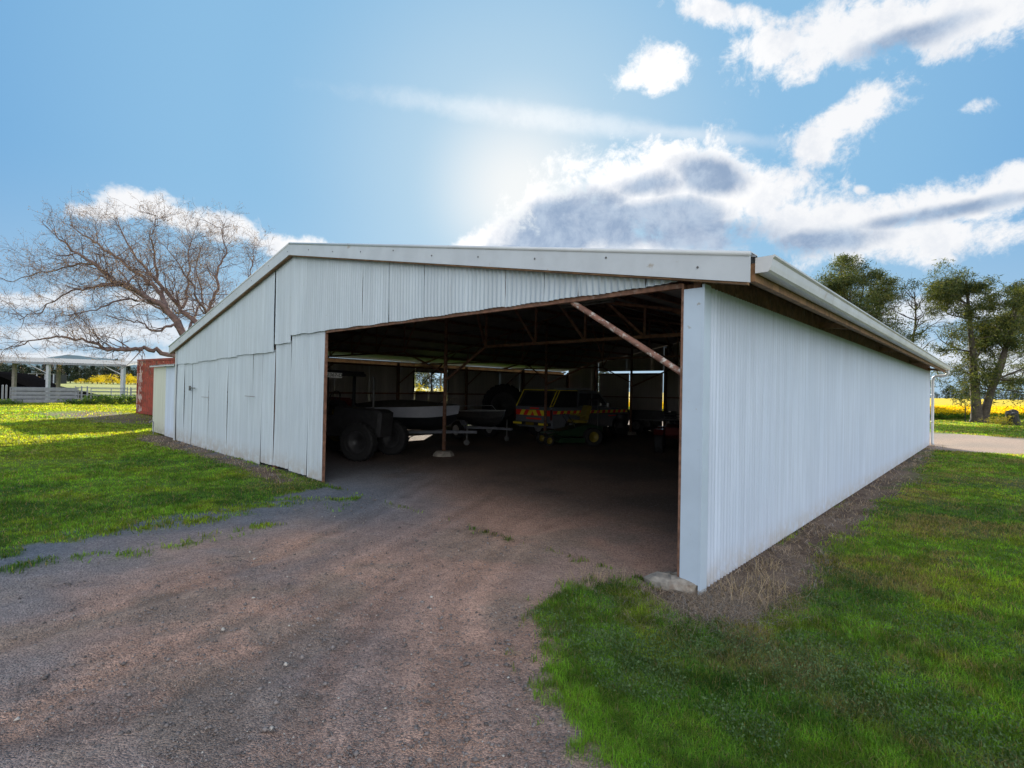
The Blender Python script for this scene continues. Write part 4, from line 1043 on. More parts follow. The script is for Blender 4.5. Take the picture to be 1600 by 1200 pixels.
# ------------------------------------------------------------------ canola field
edge = [(0.0, 39.0), (20, 40), (35.3, 43.6), (46.5, 47.5), (75, 52), (140, 60)]
def edge_y(x): return np.interp(x, [p[0] for p in edge], [p[1] for p in edge])
rc = np.random.default_rng(15)
nx_, ny_ = 150, 60
xs = np.linspace(0, 1, nx_)[None, :]; ys = np.geomspace(1, 900, ny_)[:, None]-1
Yc = 39+ys+0*xs; Xc = (-.12+xs*1.62)*(Yc+6)-0; Yc = edge_y(Xc)+2.2+ys
Zc = .86+.16*fbm(Xc, Yc, 1.2, 7)+.06*rc.random(Xc.shape)-.25*np.exp(-ys/2.5)
vtx = np.stack([Xc.ravel(), Yc.ravel(), Zc.ravel()], 1); ii = np.arange(nx_*ny_).reshape(ny_, nx_)
qd = np.stack([ii[:-1, :-1], ii[:-1, 1:], ii[1:, 1:], ii[1:, :-1]], -1).reshape(-1, 4)
top_c = C3((.66, .50, .012), len(vtx))*(.85+.3*fbm(vtx[:, 0], vtx[:, 1], 2.5, 9))[:, None]
M_['canola'] = tinted('canola', .8, .25)
# plants of the near band: stalks, leaves and flower heads
n = 52000; px_ = rc.uniform(2, 80, n); off_ = rc.exponential(4.5, n)-.5; py_ = edge_y(px_)+off_; hgt = np.clip(.62+.32*np.clip(off_, 0, 2)/2+rc.normal(0, .09, n), .3, 1.2)
V_, F_, K_ = [vtx], [qd], [top_c]; nb = len(vtx)
def addtri(cx, cy, cz, sx, sz, colr, rg):
    global nb
    n = len(cx); a = rg.uniform(0, 6.3, n); c = np.stack([cx, cy, cz], 1); u = np.stack([np.cos(a)*sx, np.sin(a)*sx, rg.normal(0, .3, n)*sx], 1)
    w_ = np.stack([rg.normal(0, .3, n)*sx, rg.normal(0, .3, n)*sx, sz], 1)
    v = np.stack([c-u, c+u, c+w_], 1).reshape(-1, 3); V_.append(v); F_.append(np.arange(n*3).reshape(-1, 3)+nb); nb += n*3
    K_.append(np.repeat(colr*rg.uniform(.7, 1.25, (n, 1)), 3, 0))
for rep in range(2): addtri(px_+rc.normal(0, .08, n), py_, hgt*rc.uniform(.15, .7, n), rc.uniform(.05, .11, n), rc.uniform(.1, .2, n), C3((.075, .16, .02), n), rc)
addtri(px_, py_, hgt*rc.uniform(.75, .95, n), rc.uniform(.03, .07, n), rc.uniform(.08, .14, n), C3((.74, .56, .012), n), rc)
addtri(px_+rc.normal(0, .1, n), py_, hgt*rc.uniform(.62, .9, n), rc.uniform(.03, .06, n), rc.uniform(.06, .1, n), C3((.70, .55, .015), n), rc)
fq = [F_[0], np.concatenate(F_[1:])]
o = np_mesh('canola_crop', np.concatenate(V_), fq, M_['canola'], colors=np.concatenate(K_)); tag(o, 'bright yellow flowering canola crop stretching to the horizon', 'crop', kind='stuff')
# fence picket, stump, small yellow bush by the field
for px, lab in ((1508, 'thin dark steel picket at the edge of the yellow canola'), ):
    p = G(px, 659); m = MB(); m.bar((0, 0, -.1), (0, 0, 1.25), .05, .04); m.bar((0, .02, .2), (0, .02, 1.2), .012, .03); o = m.build('steel_picket', M_['darkmetal']); o.location = p; tag(o, lab, 'fence post')
m = MB(); m.lathe([(.01, -.1), (.42, -.1), (.36, .1), (.31, .5), (.3, .85), (.22, .87), (.01, .84)], 14, Matrix.Rotation(R(90), 4, 'X'))
pr = random.Random(9); m.v = [(x*(1+pr.uniform(-.08, .08)), y_*(1+pr.uniform(-.08, .08)), z+pr.uniform(-.03, .03)) for x, y_, z in m.v]
p = G(1583, 664); o = m.build('tree_stump', M_['darkmetal']); o.location = (p.x, p.y, .0); o.rotation_euler = (R(8), R(-24), .3); o.scale = (1.25, 1.1, 1.2); tag(o, 'dark leaning stump in the grass right of the tall tree', 'stump')
rg = np.random.default_rng(3); e = empty('low_bush', G(1567, 664), 0, 'low yellowish bush beside the leaning stump', 'bush'); m = MB()
for k in range(5): m.tube([(0, 0, 0), (math.cos(k*1.3)*.4, math.sin(k*1.3)*.4, .35)], [.02, .008], 5)
m.build('stem', M_['bark'], e)
c = rg.normal(0, 1, (60, 3))*(.5, .4, .16)+(0, 0, .3); v, f = leaves(c, 14, .08, .05, .1, 0, rg); np_mesh('leaves', v, [f], leaf_mat('yellowing leaves', (.32, .26, .03), (.22, .24, .04), .3), e)

# ------------------------------------------------------------------ grass
def blades(name, x, y, z, h, wd, colr, mt, lab, lean=.45, cat='grass', rg=rng, bend=.5):
    n = len(x); a = rg.uniform(0, 2*math.pi, n); la = rg.uniform(0, 2*math.pi, n); l = np.abs(rg.normal(0, lean, n))
    ux, uy = np.cos(a)*wd/2, np.sin(a)*wd/2; lx, ly = np.cos(la)*l*h, np.sin(la)*l*h
    v = np.empty((n, 5, 3), np.float32)
    v[:, 0] = np.stack([x-ux, y-uy, z-.01], 1); v[:, 1] = np.stack([x+ux, y+uy, z-.01], 1)
    mx, my, mz = x+lx*.4, y+ly*.4, z+h*.58
    v[:, 2] = np.stack([mx+ux*.7, my+uy*.7, mz], 1); v[:, 3] = np.stack([mx-ux*.7, my-uy*.7, mz], 1)
    v[:, 4] = np.stack([x+lx*(1+bend*.5), y+ly*(1+bend*.5), z+h*(1-bend*.3*np.minimum(l, 1))], 1)
    b_ = np.arange(n)[:, None]*5
    o = np_mesh(name, v.reshape(-1, 3), [b_+np.array([[0, 1, 2, 3]]), b_+np.array([[3, 2, 4]])], mt, colors=np.repeat(colr, 5, 0))
    tag(o, lab, cat, kind='stuff'); return o
def scatter(N, r0, r1, azlo, azhi, rg):
    r = r0*(r1/r0)**rg.random(N); a = rg.uniform(R(azlo), R(azhi), N); return r*np.sin(a), r*np.cos(a), r
rg = np.random.default_rng(99)
x, y, r = scatter(1350000, 1.9, 62, -47, 47, rg)
g_, gr_, rd2, sh_, so_ = masks(x, y)
keep = rg.random(len(x)) < g_*(1-.35*sstep(fbm(x, y, .35, 57), .5, .7))
x, y, r = x[keep], y[keep], r[keep]; z = ground_h(x, y)
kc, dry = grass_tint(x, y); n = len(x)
kc = kc*rg.uniform(.5, 1.5, (n, 1))*(.62+.76*sstep(fbm(x, y, .16, 59, 3), .3, .7))[:, None]; yel = rg.random(n) < .10; kc[yel] = kc[yel]*.4+np.array((.17, .19, .05))*.7; isdry = rg.random(n) < (.075+.55*dry); kc[isdry] = np.array((.27, .22, .13))*rg.uniform(.7, 1.3, (isdry.sum(), 1))
lush = fbm(x, y, .9, 58)
h = (.018+.034*lush)*rg.uniform(.5, 1.6, n)*(1+.4*sstep(r, 8, 40)); wd = np.maximum(.0030, r*.0012)*rg.uniform(.7, 1.3, n)
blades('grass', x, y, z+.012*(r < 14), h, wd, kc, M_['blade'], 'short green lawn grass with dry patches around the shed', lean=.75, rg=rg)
print('grass', n)
# dry straw and litter on the soil strips and in front of the corner
x, y, r = scatter(260000, 3.2, 26, -47, 47, rg); g_, gr_, rd2, sh_, so_ = masks(x, y); keep = rg.random(len(x)) < np.maximum(so_, .0)*.75*sstep(fbm(x, y, .3, 66), .3, .6)
x, y, r = x[keep], y[keep], r[keep]; n = len(x)
cx_, cy_ = S(-.2, -.25)[:2]
q = 5200; x2 = cx_+rg.normal(0, .42, q); y2 = cy_+rg.normal(0, .26, q); x = np.concatenate([x, x2]); y = np.concatenate([y, y2]); r = np.hypot(x, y); n = len(x)
t_, d_ = to_td(x, y); ok = ~((t_ > .0) & (d_ > -.02)); x, y, r = x[ok], y[ok], r[ok]; n = len(x)
kc = C3((.25, .20, .155), n)*rg.uniform(.45, 1.8, (n, 1)); gg = rg.random(n) < .16; kc[gg] = np.array((.26, .26, .27))*rg.uniform(.6, 1.2, (gg.sum(), 1))
blades('dry_straw', x, y, ground_h(x, y)+.006, rg.uniform(.02, .065, n), np.maximum(.003, r*.0009), kc, M_['straw'], 'brown dead grass and straw along the foot of the shed walls', lean=2.4, cat='straw', rg=rg)
# taller dead tussocks by the corner
cs = [S(.95, -.55), S(.75, -.35), S(-.25, .25), S(-.45, .15), S(-.30, .75), S(-.5, .5), S(-.2, 1.2)]; xs_, ys_, hs_ = [], [], []
for c_ in cs:
    k = 34; xs_.append(c_.x+rg.normal(0, .09, k)); ys_.append(c_.y+rg.normal(0, .09, k)); hs_.append(rg.uniform(.08, .26, k))
x, y, h = map(np.concatenate, (xs_, ys_, hs_)); n = len(x)
blades('dead_tussocks', x, y, ground_h(x, y), h, np.full(n, .004), C3((.36, .29, .19), n)*rg.uniform(.6, 1.3, (n, 1)), M_['straw'], 'straw coloured dead tussocks beside the white corner', lean=1.0, cat='dry grass', rg=rg)
# broad-leafed clover and weeds in the right lawn
x, y, r = scatter(150000, 2.0, 22, 0, 47, rg); g_, *_ = masks(x, y); keep = (rg.random(len(x)) < g_*sstep(fbm(x, y, .8, 68), (.50), .66)); x, y, r = x[keep], y[keep], r[keep]
c = np.stack([x, y, ground_h(x, y)+rg.uniform(.02, .05, len(x))], 1); v, f = leaves(c, 2, .010, .011, .014, .0, rg, .4)
v = v.reshape(-1, 3); o = np_mesh('clover', v, [f], leaf_mat('clover leaves', (.10, .17, .06), (.16, .24, .10), .3)); tag(o, 'pale clover leaves through the right lawn', 'clover', kind='stuff')
# loose stones on the driveway
x, y, r = scatter(120000, 1.9, 14, -47, 40, rg); _, gr_, rd2, sh_, so_ = masks(x, y); keep = rg.random(len(x)) < gr_*.8; x, y, r = x[keep], y[keep], r[keep]; n = len(x)
s_ = np.clip(.0031*np.exp(rg.normal(0, .62, n)), .002, .020)
octa = np.array([(1, 0, 0), (0, 1, 0), (-1, 0, 0), (0, -1, 0), (0, 0, .7), (0, 0, -.6)], float); of = np.array([(0, 1, 4), (1, 2, 4), (2, 3, 4), (3, 0, 4), (1, 0, 5), (2, 1, 5), (3, 2, 5), (0, 3, 5)])
a = rg.uniform(0, 6.3, n); sc = s_[:, None]*rg.uniform(.6, 1.4, (n, 6)); vx = octa[None]*sc[:, :, None]
vr = np.stack([vx[..., 0]*np.cos(a)[:, None]-vx[..., 1]*np.sin(a)[:, None], vx[..., 0]*np.sin(a)[:, None]+vx[..., 1]*np.cos(a)[:, None], vx[..., 2]], -1)
vr += np.stack([x, y, ground_h(x, y)-.002], 1)[:, None, :]
kc = C3((.20, .175, .165), n)*rg.uniform(.45, 1.25, (n, 1)); pale = rg.random(n) < .03; kc[pale] = (.42, .39, .35)
o = np_mesh('loose_gravel', vr.reshape(-1, 3), [(np.arange(n)[:, None, None]*6+of[None]).reshape(-1, 3)], M_['stone'], colors=np.repeat(kc, 6, 0)); tag(o, 'loose small stones scattered over the gravel driveway', 'gravel', kind='stuff')
# weeds along the yard fence
rg = np.random.default_rng(19); s0 = rg.uniform(-5, 12, 900); c = np.array([fpt(s)+Vector((rg.normal(0, .3), rg.normal(0, .3)-.1, 0)) for s in s0]); keep = (fbm(s0, s0*0, 1.3, 3) > .42); c = c[keep]; c[:, 2] = .18+rg.uniform(0, .28, len(c))*(1+(s0[keep] > 4.2)*1.1)
v, f = leaves(c, 16, .09, .07, .12, 0, rg); o = np_mesh('fence_weeds', v, [f], M_['weed']); tag(o, 'green weeds growing along the foot of the yard gates', 'weeds', kind='stuff')
#@@PART4
# ------------------------------------------------------------------ things parked in the shed
def wheel(name, parent, c, r, wd, axis_rz=0.0, rim='darkmetal', lug=0, rimr=.58):
    """tyre with tread and a dished rim; axle along local Y before the turn"""
    Mx = Matrix.Translation(c) @ Matrix.Rotation(axis_rz, 4, 'Z'); h_ = wd/2
    e = MB(); ri = r*rimr
    e.lathe([(ri, -h_*.8), (ri*1.15, -h_*.95), (r*.9, -h_), (r*.985, -h_*.8), (r, -h_*.4), (r, h_*.4), (r*.985, h_*.8), (r*.9, h_), (ri*1.15, h_*.95), (ri, h_*.8), (ri, -h_*.8)], 32, Mx, cap=False)
    nl = lug or 28; lh = r*.05 if lug else r*.012
    for k in range(nl):
        a = 2*math.pi*k/nl
        for s in (-1, 1):
            A_ = a+(math.pi/nl if s > 0 else 0); p = (math.cos(A_)*r, s*.04*wd, math.sin(A_)*r); q = (math.cos(A_+.16)*r*.985, s*h_*.95, math.sin(A_+.16)*r*.985)
            if lug: e.bar(Mx @ Vector(p), Mx @ Vector(q), lh, lh*1.4)
    w_ = e.build('wheel' if name is None else name, M_['black'], parent, smooth=False)
    m = MB(); m.lathe([(.01, -h_*.2), (ri*.35, -h_*.25), (ri*.4, -h_*.55), (ri*.85, -h_*.35), (ri*1.02, -h_*.86), (ri*1.02, h_*.86), (ri*.85, h_*.35), (ri*.4, h_*.55), (ri*.35, h_*.25), (.01, h_*.2)], 24, Mx)
    m.build('rim', M_[rim], w_, smooth=True); return w_
# open-canopy tractor just inside the left door post
tp_ = G(545, 712); tr = empty('tractor', (-5.05, 13.75, 0), R(-22), 'dark open-canopy tractor with numbered white plate, just inside the left door post', 'tractor')
wheel(None, tr, (0, -.78, .72), .72, .40, 0, 'yellow', 22, .62); wheel(None, tr, (0, .78, .72), .72, .40, 0, 'yellow', 22, .62)
wheel(None, tr, (1.75, -.68, .46), .46, .26, R(6), 'darkmetal', 18); wheel(None, tr, (1.75, .68, .46), .46, .26, R(6), 'darkmetal', 18)
m = MB(); m.prism([(-.4, .55), (.5, .5), (2.05, .55), (2.1, 1.15), (1.95, 1.22), (.65, 1.28), (.6, 1.05), (-.2, 1.0), (-.4, .9)], -.27, .27, .08); m.build('body', M_['darkmetal'], tr)
m = MB()
for s in (-1, 1): m.prism([(-.75, .95), (-.6, 1.32), (-.2, 1.5), (.3, 1.48), (.62, 1.15), (.62, 1.08), (.28, 1.4), (-.2, 1.42), (-.54, 1.26), (-.68, .93)], s*.55-.2*(s < 0), s*.55+.2*(s > 0))
m.split('mudguard', M_['red'], tr)
m = MB(); m.prism([(-.3, 1.05), (.15, 1.05), (.18, 1.14), (-.25, 1.16), (-.34, 1.55), (-.42, 1.55)], -.22, .22, .05); m.build('seat', M_['black'], tr)
m = MB(); m.tube([(.62, 0, 1.2), (.42, 0, 1.5)], .02, 8); m.tube([(.42+.05*math.cos(a), .19*math.sin(a), 1.5+.19*math.cos(a)*.9) for a in np.linspace(0, 6.28, 17)], .014, 6); m.build('steering_wheel', M_['black'], tr)
m = MB()
for x_, s in ((-.45, -1), (-.45, 1), (.62, -1), (.62, 1)): m.bar((x_, s*.5, .9), (x_, s*.52, 2.12), .06, .06)
m.split('canopy_frame', M_['darkmetal'], tr)
m = MB(); m.box(-.75, .85, -.66, .66, 2.1, 2.2); m.box(.85, .95, -.6, .6, 2.06, 2.14); m.build('canopy', M_['darkmetal'], tr, bevel=.02)
m = MB()
for s in (-.4, .4): m.lathe([(.01, 0), (.07, 0), (.07, .05), (.01, .06)], 12, Matrix.Translation((-.78, s, 1.98)) @ Matrix.Rotation(R(90), 4, 'Z'))
m.split('work_lamp', M_['lens'], tr)
m = MB(); m.tube([(1.5, .2, 1.2), (1.5, .2, 2.0), (1.46, .2, 2.06)], .03, 8); m.build('exhaust', M_['dirtymetal'], tr)
pl = G(521, 585) ; dd0 = 12.7; pp = D(521, 586, dd0)
ploc = tr.matrix_world if False else Matrix.Translation(tr.location) @ Matrix.Rotation(R(-22), 4, 'Z')
rp = empty('number_plate', pp, -R(32), 'white plate lettered 93367-D high on the dark tractor by the door post', 'plate')
bpy.data.objects.remove(rp)
lp = ploc.inverted() @ pp; Mz = Matrix.Translation(lp) @ Matrix.Rotation(R(22+18), 4, 'Z') @ Matrix.Rotation(R(3), 4, 'Y')
m = MB(); m.box(-.20, .20, -.005, .005, -.062, .062, Mz); pt = m.build('number_plate', M_['plate'], tr)
text_mesh('lettering', '93367-D', .115, M_['ink'], pt, Mz @ Matrix.Translation((0, -.007, 0)) @ Matrix.Rotation(R(90), 4, 'X'), .001)
m = MB(); bq = [Mz @ Vector(q) for q in ((-.1, .02, -.05), (.1, .02, -.05), (.1, .02, .08), (-.1, .02, .08))]
m.bar(Mz @ Vector((0, .02, .0)), Mz @ Vector((0, .5, .12)), .03, .03); m.build('plate_bracket', M_['darkmetal'], tr)

# boats
def hull_mesh(Lb, bm, hb, zf=lambda f: 0.0):
    """open hull lofted stern (x=0) to bow (x=Lb)"""
    n = 18; up, lo = MB(), MB(); rows = []
    for i in range(n+1):
        f = i/n; b = bm/2*(1-max(0, (f-.35)/.65)**2.4)**.9 if f < 1 else .02; sheer = hb*(1+.16*f*f); keel = hb*.55*max(0, (f-.72)/.28)**2.2
        xx = Lb*f+ .25*f*f
        rows.append([(xx, 0, keel), (xx-.03*f, b*.55, keel+hb*.10), (xx, b*.86, keel*.8+hb*.36), (xx+.03*f, b*.97, keel*.3+hb*.62), (xx+.08*f, b, sheer)])
    for mb_, a, c_ in ((lo, 0, 3), (up, 3, 4)):
        w_ = c_-a+1; base = 0
        for s in (1, -1):
            b0 = len(mb_.v)
            for rw in rows: mb_.v += [(p[0], p[1]*s, p[2]) for p in rw[a:c_+1]]
            for i in range(n):
                for k in range(w_-1):
                    q = b0+i*w_+k; fc = (q, q+w_, q+w_+1, q+1); mb_.f.append(fc if s > 0 else fc[::-1]); mb_.mi.append(0)
        b0 = len(mb_.v); st = [(0, p[1], p[2]) for p in rows[0][a:c_+1]]+[(0, -p[1], p[2]) for p in rows[0][a:c_+1][::-1]]
        mb_.v += st; mb_.f.append(tuple(range(b0, b0+len(st)))); mb_.mi.append(0)
    return up, lo, rows
def trailer(e, Lt, wd, wz=.3, wx=1.5):
    m = MB()
    for s in (-1, 1): m.bar((0, s*wd/2, .42), (Lt*.62, s*wd/2, .42), .06, .08); m.bar((Lt*.62, s*wd/2, .42), (Lt, 0, .42), .06, .08)
    for x_ in (.1, wx, Lt*.6): m.bar((x_, -wd/2, .40), (x_, wd/2, .40), .05, .06)
    m.bar((Lt, 0, .42), (Lt+.7, 0, .44), .07, .08); m.build('frame', M_['galv'], e)
    for s in (-1, 1): wheel(None, e, (wx, s*(wd/2+.14), .31), .31, .18, 0, 'alu')
    m = MB()
    for s in (-1, 1):
        y0 = s*(wd/2+.14); m.prism([(wx-.4, .5), (wx-.28, .68), (wx+.28, .68), (wx+.4, .5), (wx+.38, .5), (wx+.26, .65), (wx-.26, .65), (wx-.38, .5)], y0-.11, y0+.11)
    m.split('mudguard', M_['galv'], e)
    m = MB(); m.tube([(Lt+.35, .1, .1), (Lt+.35, .1, .75)], .025, 8); m.lathe([(.02, -.03), (.09, -.03), (.09, .03), (.02, .03)], 14, Matrix.Translation((Lt+.35, .1, .09))); m.build('jockey_wheel', M_['dirtymetal'], e)
    m = MB(); m.bar((-.02, -wd/2-.1, .45), (-.02, wd/2+.1, .45), .03, .10); m.split('light_board', M_['dirtymetal'], e)
    m = MB()
    for s in (-1, 1): m.box(-.06, -.035, s*wd/2-.08, s*wd/2+.08, .42, .49)
    m.split('tail_lamp', M_['amber'], e)
def place(px0, px1, y0, y1):
    a = D(px0, 650, y0); b = D(px1, 650, y1); return Vector((a.x, a.y, 0)), math.atan2(b.y-a.y, b.x-a.x), (Vector((b.x, b.y, 0))-Vector((a.x, a.y, 0))).length
b0, rz, ln = place(548, 690, 17.0, 16.4); print('boat', b0, rz, ln)
e = empty('boat_trailer', b0, rz, 'galvanised trailer carrying the white and black speedboat', 'trailer'); trailer(e, 3.6, 1.45, wx=1.2)
e = empty('speedboat', b0+Vector((0, 0, .43)), rz, 'covered boat with pale topsides and black hull, on a trailer behind the tractor', 'boat')
up, lo, rows = hull_mesh(3.4, 1.75, .72)
up.build('topsides', M_['hull'], e, smooth=True)
ts = [o_ for o_ in e.children if o_.name.startswith('topsides')][0]
text_mesh('lettering', 'OPENA', .17, M_['ink'], ts, Matrix.Translation((.55, -.887, .50)) @ Matrix.Rotation(R(90), 4, 'X'), .012); lo.build('hull', M_['hullblack'], e, smooth=True)
m = MB(); n = len(rows)
for i, rw in enumerate(rows):
    p = rw[-1]; hc = .20*math.sin(math.pi*min(1, (i+1)/n*1.02))+.02
    m.v += [(p[0], p[1]*.99, p[2]-.01), (p[0], p[1]*.5, p[2]+hc*.8), (p[0], 0, p[2]+hc), (p[0], -p[1]*.5, p[2]+hc*.8), (p[0], -p[1]*.99, p[2]-.01)]
for i in range(n-1):
    for k in range(4): q = i*5+k; m.f.append((q, q+5, q+6, q+1)); m.mi.append(0)
m.f.append((0, 1, 2, 3, 4)); m.mi.append(0); m.build('cover', M_['cover'], e, smooth=True)
m = MB()
for s in (-1, 1): m.prism([(.12, .60), (1.35, .60), (1.2, .665), (.12, .665)], s*.86-.012, s*.86+.012)
m.split('stripe', M_['hullblack'], e)
m = MB(); m.box(-.34, -.02, -.17, .17, .35, .95); m.tube([(-.2, 0, .35), (-.22, 0, -.1)], .06, 8); m.lathe([(.02, -.03), (.13, -.01), (.13, .01), (.02, .03)], 8, Matrix.Translation((-.33, 0, -.1)) @ Matrix.Rotation(R(90), 4, 'Z')); m.build('outboard_motor', M_['darkmetal'], e, bevel=.03)
m = MB(); m.tube([(3.1, -.35, .86), (3.3, -.3, 1.02), (3.62, 0, 1.06), (3.3, .3, 1.02), (3.1, .35, .86)], .012, 8); m.build('bow_rail', M_['chrome'], e)
b1, rz, ln = place(800, 706, 17.6, 20.0)
e = empty('boat_trailer', b1, math.atan2(*(reversed((D(706, 650, 20)-D(806, 650, 17.4))[:2]))), 'second small trailer with its drawbar pointing at the ute', 'trailer')
e.rotation_euler = (0, 0, e.rotation_euler.z); 
hd = Vector((math.cos(e.rotation_euler.z), math.sin(e.rotation_euler.z), 0)); e.rotation_euler.z += math.pi; e.location = b1+hd*3.3
trailer(e, 2.6, 1.3, wx=1.3)
e2 = empty('dinghy', e.location+Vector((0, 0, .44)), e.rotation_euler.z, 'dark aluminium dinghy with pale top rails on the second trailer', 'boat')
up, lo, rows = hull_mesh(2.6, 1.4, .52); up.build('topsides', M_['darkmetal'], e2, smooth=True); lo.build('hull', M_['darkmetal'], e2, smooth=True)
m = MB()
for s in (-1, 1): m.tube([(rw[-1][0], rw[-1][1]*s, rw[-1][2]+.02) for rw in rows], .02, 8)
for s in (-1, 1): m.tube([(.1, .65*s, .56), (.12, .6*s, .68), (1.6, .58*s, .74), (1.9, .5*s, .6)], .012, 8)
m.split('rail', M_['alu'], e2)
m = MB()
for x_ in (.7, 1.5): m.box(x_-.12, x_+.12, -.6, .6, .33, .36)
m.build('seat', M_['alu'], e2)

# emergency ute: rear towards the camera, body along the shed
uo = Vector((1.42, 18.35, 0)); uz = R(90)-ANG-R(1)            # origin: rear right wheel corner on the ground
ute = empty('emergency_ute', uo+Vector((math.cos(uz+R(90)), math.sin(uz+R(90)), 0))*.93, uz, 'silver emergency ute with yellow and red chevrons on its tailgate, parked deep in the shed', 'ute')
def arch(cx, r, n=8): return [(cx-r*math.cos(math.pi*k/n), .36+r*math.sin(math.pi*k/n)*.98) for k in range(n+1)]
low = [(.05, .55), (.12, .42), (.72, .42)]+arch(1.15, .42)+[(1.6, .38), (3.85, .38)]+arch(4.3, .42)+[(4.75, .4), (5.15, .45), (5.22, .62), (5.16, .92), (4.95, 1.03), (4.0, 1.14), (3.7, 1.18), (.04, 1.18)]
m = MB(); m.prism(low, -.92, .92, .015); m.build('body', M_['utebody'], ute)
m = MB(); cab = [(1.62, 1.18), (3.95, 1.18), (3.15, 1.75), (2.9, 1.80), (1.75, 1.80)]; m.prism(cab, -.80, .80, .03); m.build('cab', M_['utebody'], ute)
m = MB()
for s in (-1, 1):
    for q in ([(1.74, 1.22), (2.55, 1.22), (2.55, 1.70), (1.80, 1.70)], [(2.63, 1.22), (3.68, 1.22), (3.08, 1.68), (2.63, 1.70)]): m.prism(q, s*.802-.006, s*.802+.006)
m.add([(3.90, -.70, 1.225), (3.90, .70, 1.225), (3.20, .66, 1.74), (3.20, -.66, 1.74)], [(0, 1, 2, 3)]); m.build('window', M_['glass'], ute)
m = MB(); m.prism([(.06, 1.181), (1.60, 1.181), (1.60, 1.79), (.45, 1.79)], -.84, .84, .01); cn = m.build('canopy', M_['darkmetal'], ute)
m = MB()
for y_ in (-.83, .83): m.bar((.03, y_, 1.19), (.42, y_, 1.79), .03, .03)
m.bar((.43, -.83, 1.80), (.43, .83, 1.80), .03, .03)
for s in (-1, 1): m.bar((.45, s*.855, 1.795), (1.58, s*.855, 1.795), .02, .03); m.bar((.10, s*.855, 1.21), (.10, s*.855, 1.24), .02, .02); m.bar((.16, s*.86, 1.2), (.53, s*.86, 1.77), .02, .03)
m.split('edge_tape', M_['reflyellow'], cn)
m = MB(); m.add([(.082, -.70, 1.24), (.082, .70, 1.24), (.40, .66, 1.72), (.40, -.66, 1.72)], [(0, 3, 2, 1)]); m.build('rear_window', M_['glass'], cn)
def stripes(axis, thick, a0, a1, z0, z1, n, off, mirror=False):
    """one band of slanted red and yellow blocks on a thin backing strip"""
    mm = MB(); st = (a1-a0)/n; sl_ = (z1-z0)*.6; e_ = thick*.4
    if axis == 'x': mm.box(min(off, off+e_), max(off, off+e_), a0, a1, z0, z1)
    else: mm.box(a0, a1, min(off, off+e_), max(off, off+e_), z0, z1)
    for k in range(n):
        x0 = a0+k*st; x1 = x0+st; s_ = sl_
        if mirror and (x0+x1)/2 > (a0+a1)/2: s_ = -s_
        q = [(min(max(a, a0), a1), z) for a, z in ((x0, z0), (x1, z0), (x1+s_, z1), (x0+s_, z1))]
        o2 = off+thick
        v3 = [((off, a, z) if axis == 'x' else (a, off, z)) for a, z in q]+[((o2, a, z) if axis == 'x' else (a, o2, z)) for a, z in q]
        mm.add(v3, [(0, 1, 2, 3), (7, 6, 5, 4), (0, 4, 5, 1), (1, 5, 6, 2), (2, 6, 7, 3), (3, 7, 4, 0)], k % 2)
    return mm.build('chevron_band', [M_['reflred'], M_['reflyellow']], ute)
stripes('x', -.012, -.84, .84, .86, 1.06, 9, .036, True); stripes('y', -.008, .1, 5.0, .93, 1.05, 26, -.922); stripes('y', .008, .1, 5.0, .93, 1.05, 26, .922)
mr = MB(); mr.box(.015, .036, -.30, .12, 1.10, 1.15); mr.box(.015, .036, -.42, .30, .72, .775); mr.box(3.6, 4.75, -.928, -.922, .79, .84)
mr.split('red_strip', M_['reflred'], ute)
m = MB(); m.box(-.10, .06, -.88, .88, .50, .62); m.build('bumper', M_['darkmetal'], ute, bevel=.02)
m = MB(); m.box(-.115, -.10, .42, .86, .525, .60); m.box(-.115, -.10, -.86, -.42, .525, .60); m.split('bumper_reflector', M_['reflyellow'], ute)
m = MB(); m.box(-.118, -.101, -.2, .2, .51, .61); m.build('plate', M_['yellow'], ute)
m = MB()
for s in (-1, 1): m.box(.02, .04, s*.90-.04, s*.90+.02*(s < 0)+.015, .72, 1.1)
m.split('tail_lamp', M_['red'], ute)
m = MB(); m.box(5.1, 5.215, -.85, -.55, .80, .93); m.box(5.1, 5.215, .55, .85, .80, .93); m.split('headlight', M_['lens'], ute)
m = MB(); m.box(1.9, 2.9, -.55, .55, 1.83, 1.90); m.tube([(2, -.6, 1.84), (2, .6, 1.84)], .02, 6); m.tube([(2.8, -.6, 1.84), (2.8, .6, 1.84)], .02, 6); m.build('roof_rack', M_['alu'], ute)
m = MB(); m.box(3.45, 3.62, -1.02, -.93, 1.15, 1.32); m.box(3.45, 3.62, .93, 1.02, 1.15, 1.32); m.split('mirror', M_['chrome'], ute)
for x_ in (1.15, 4.3):
    for s in (-1, 1): wheel(None, ute, (x_, s*.80, .37), .37, .24, 0, 'alu')

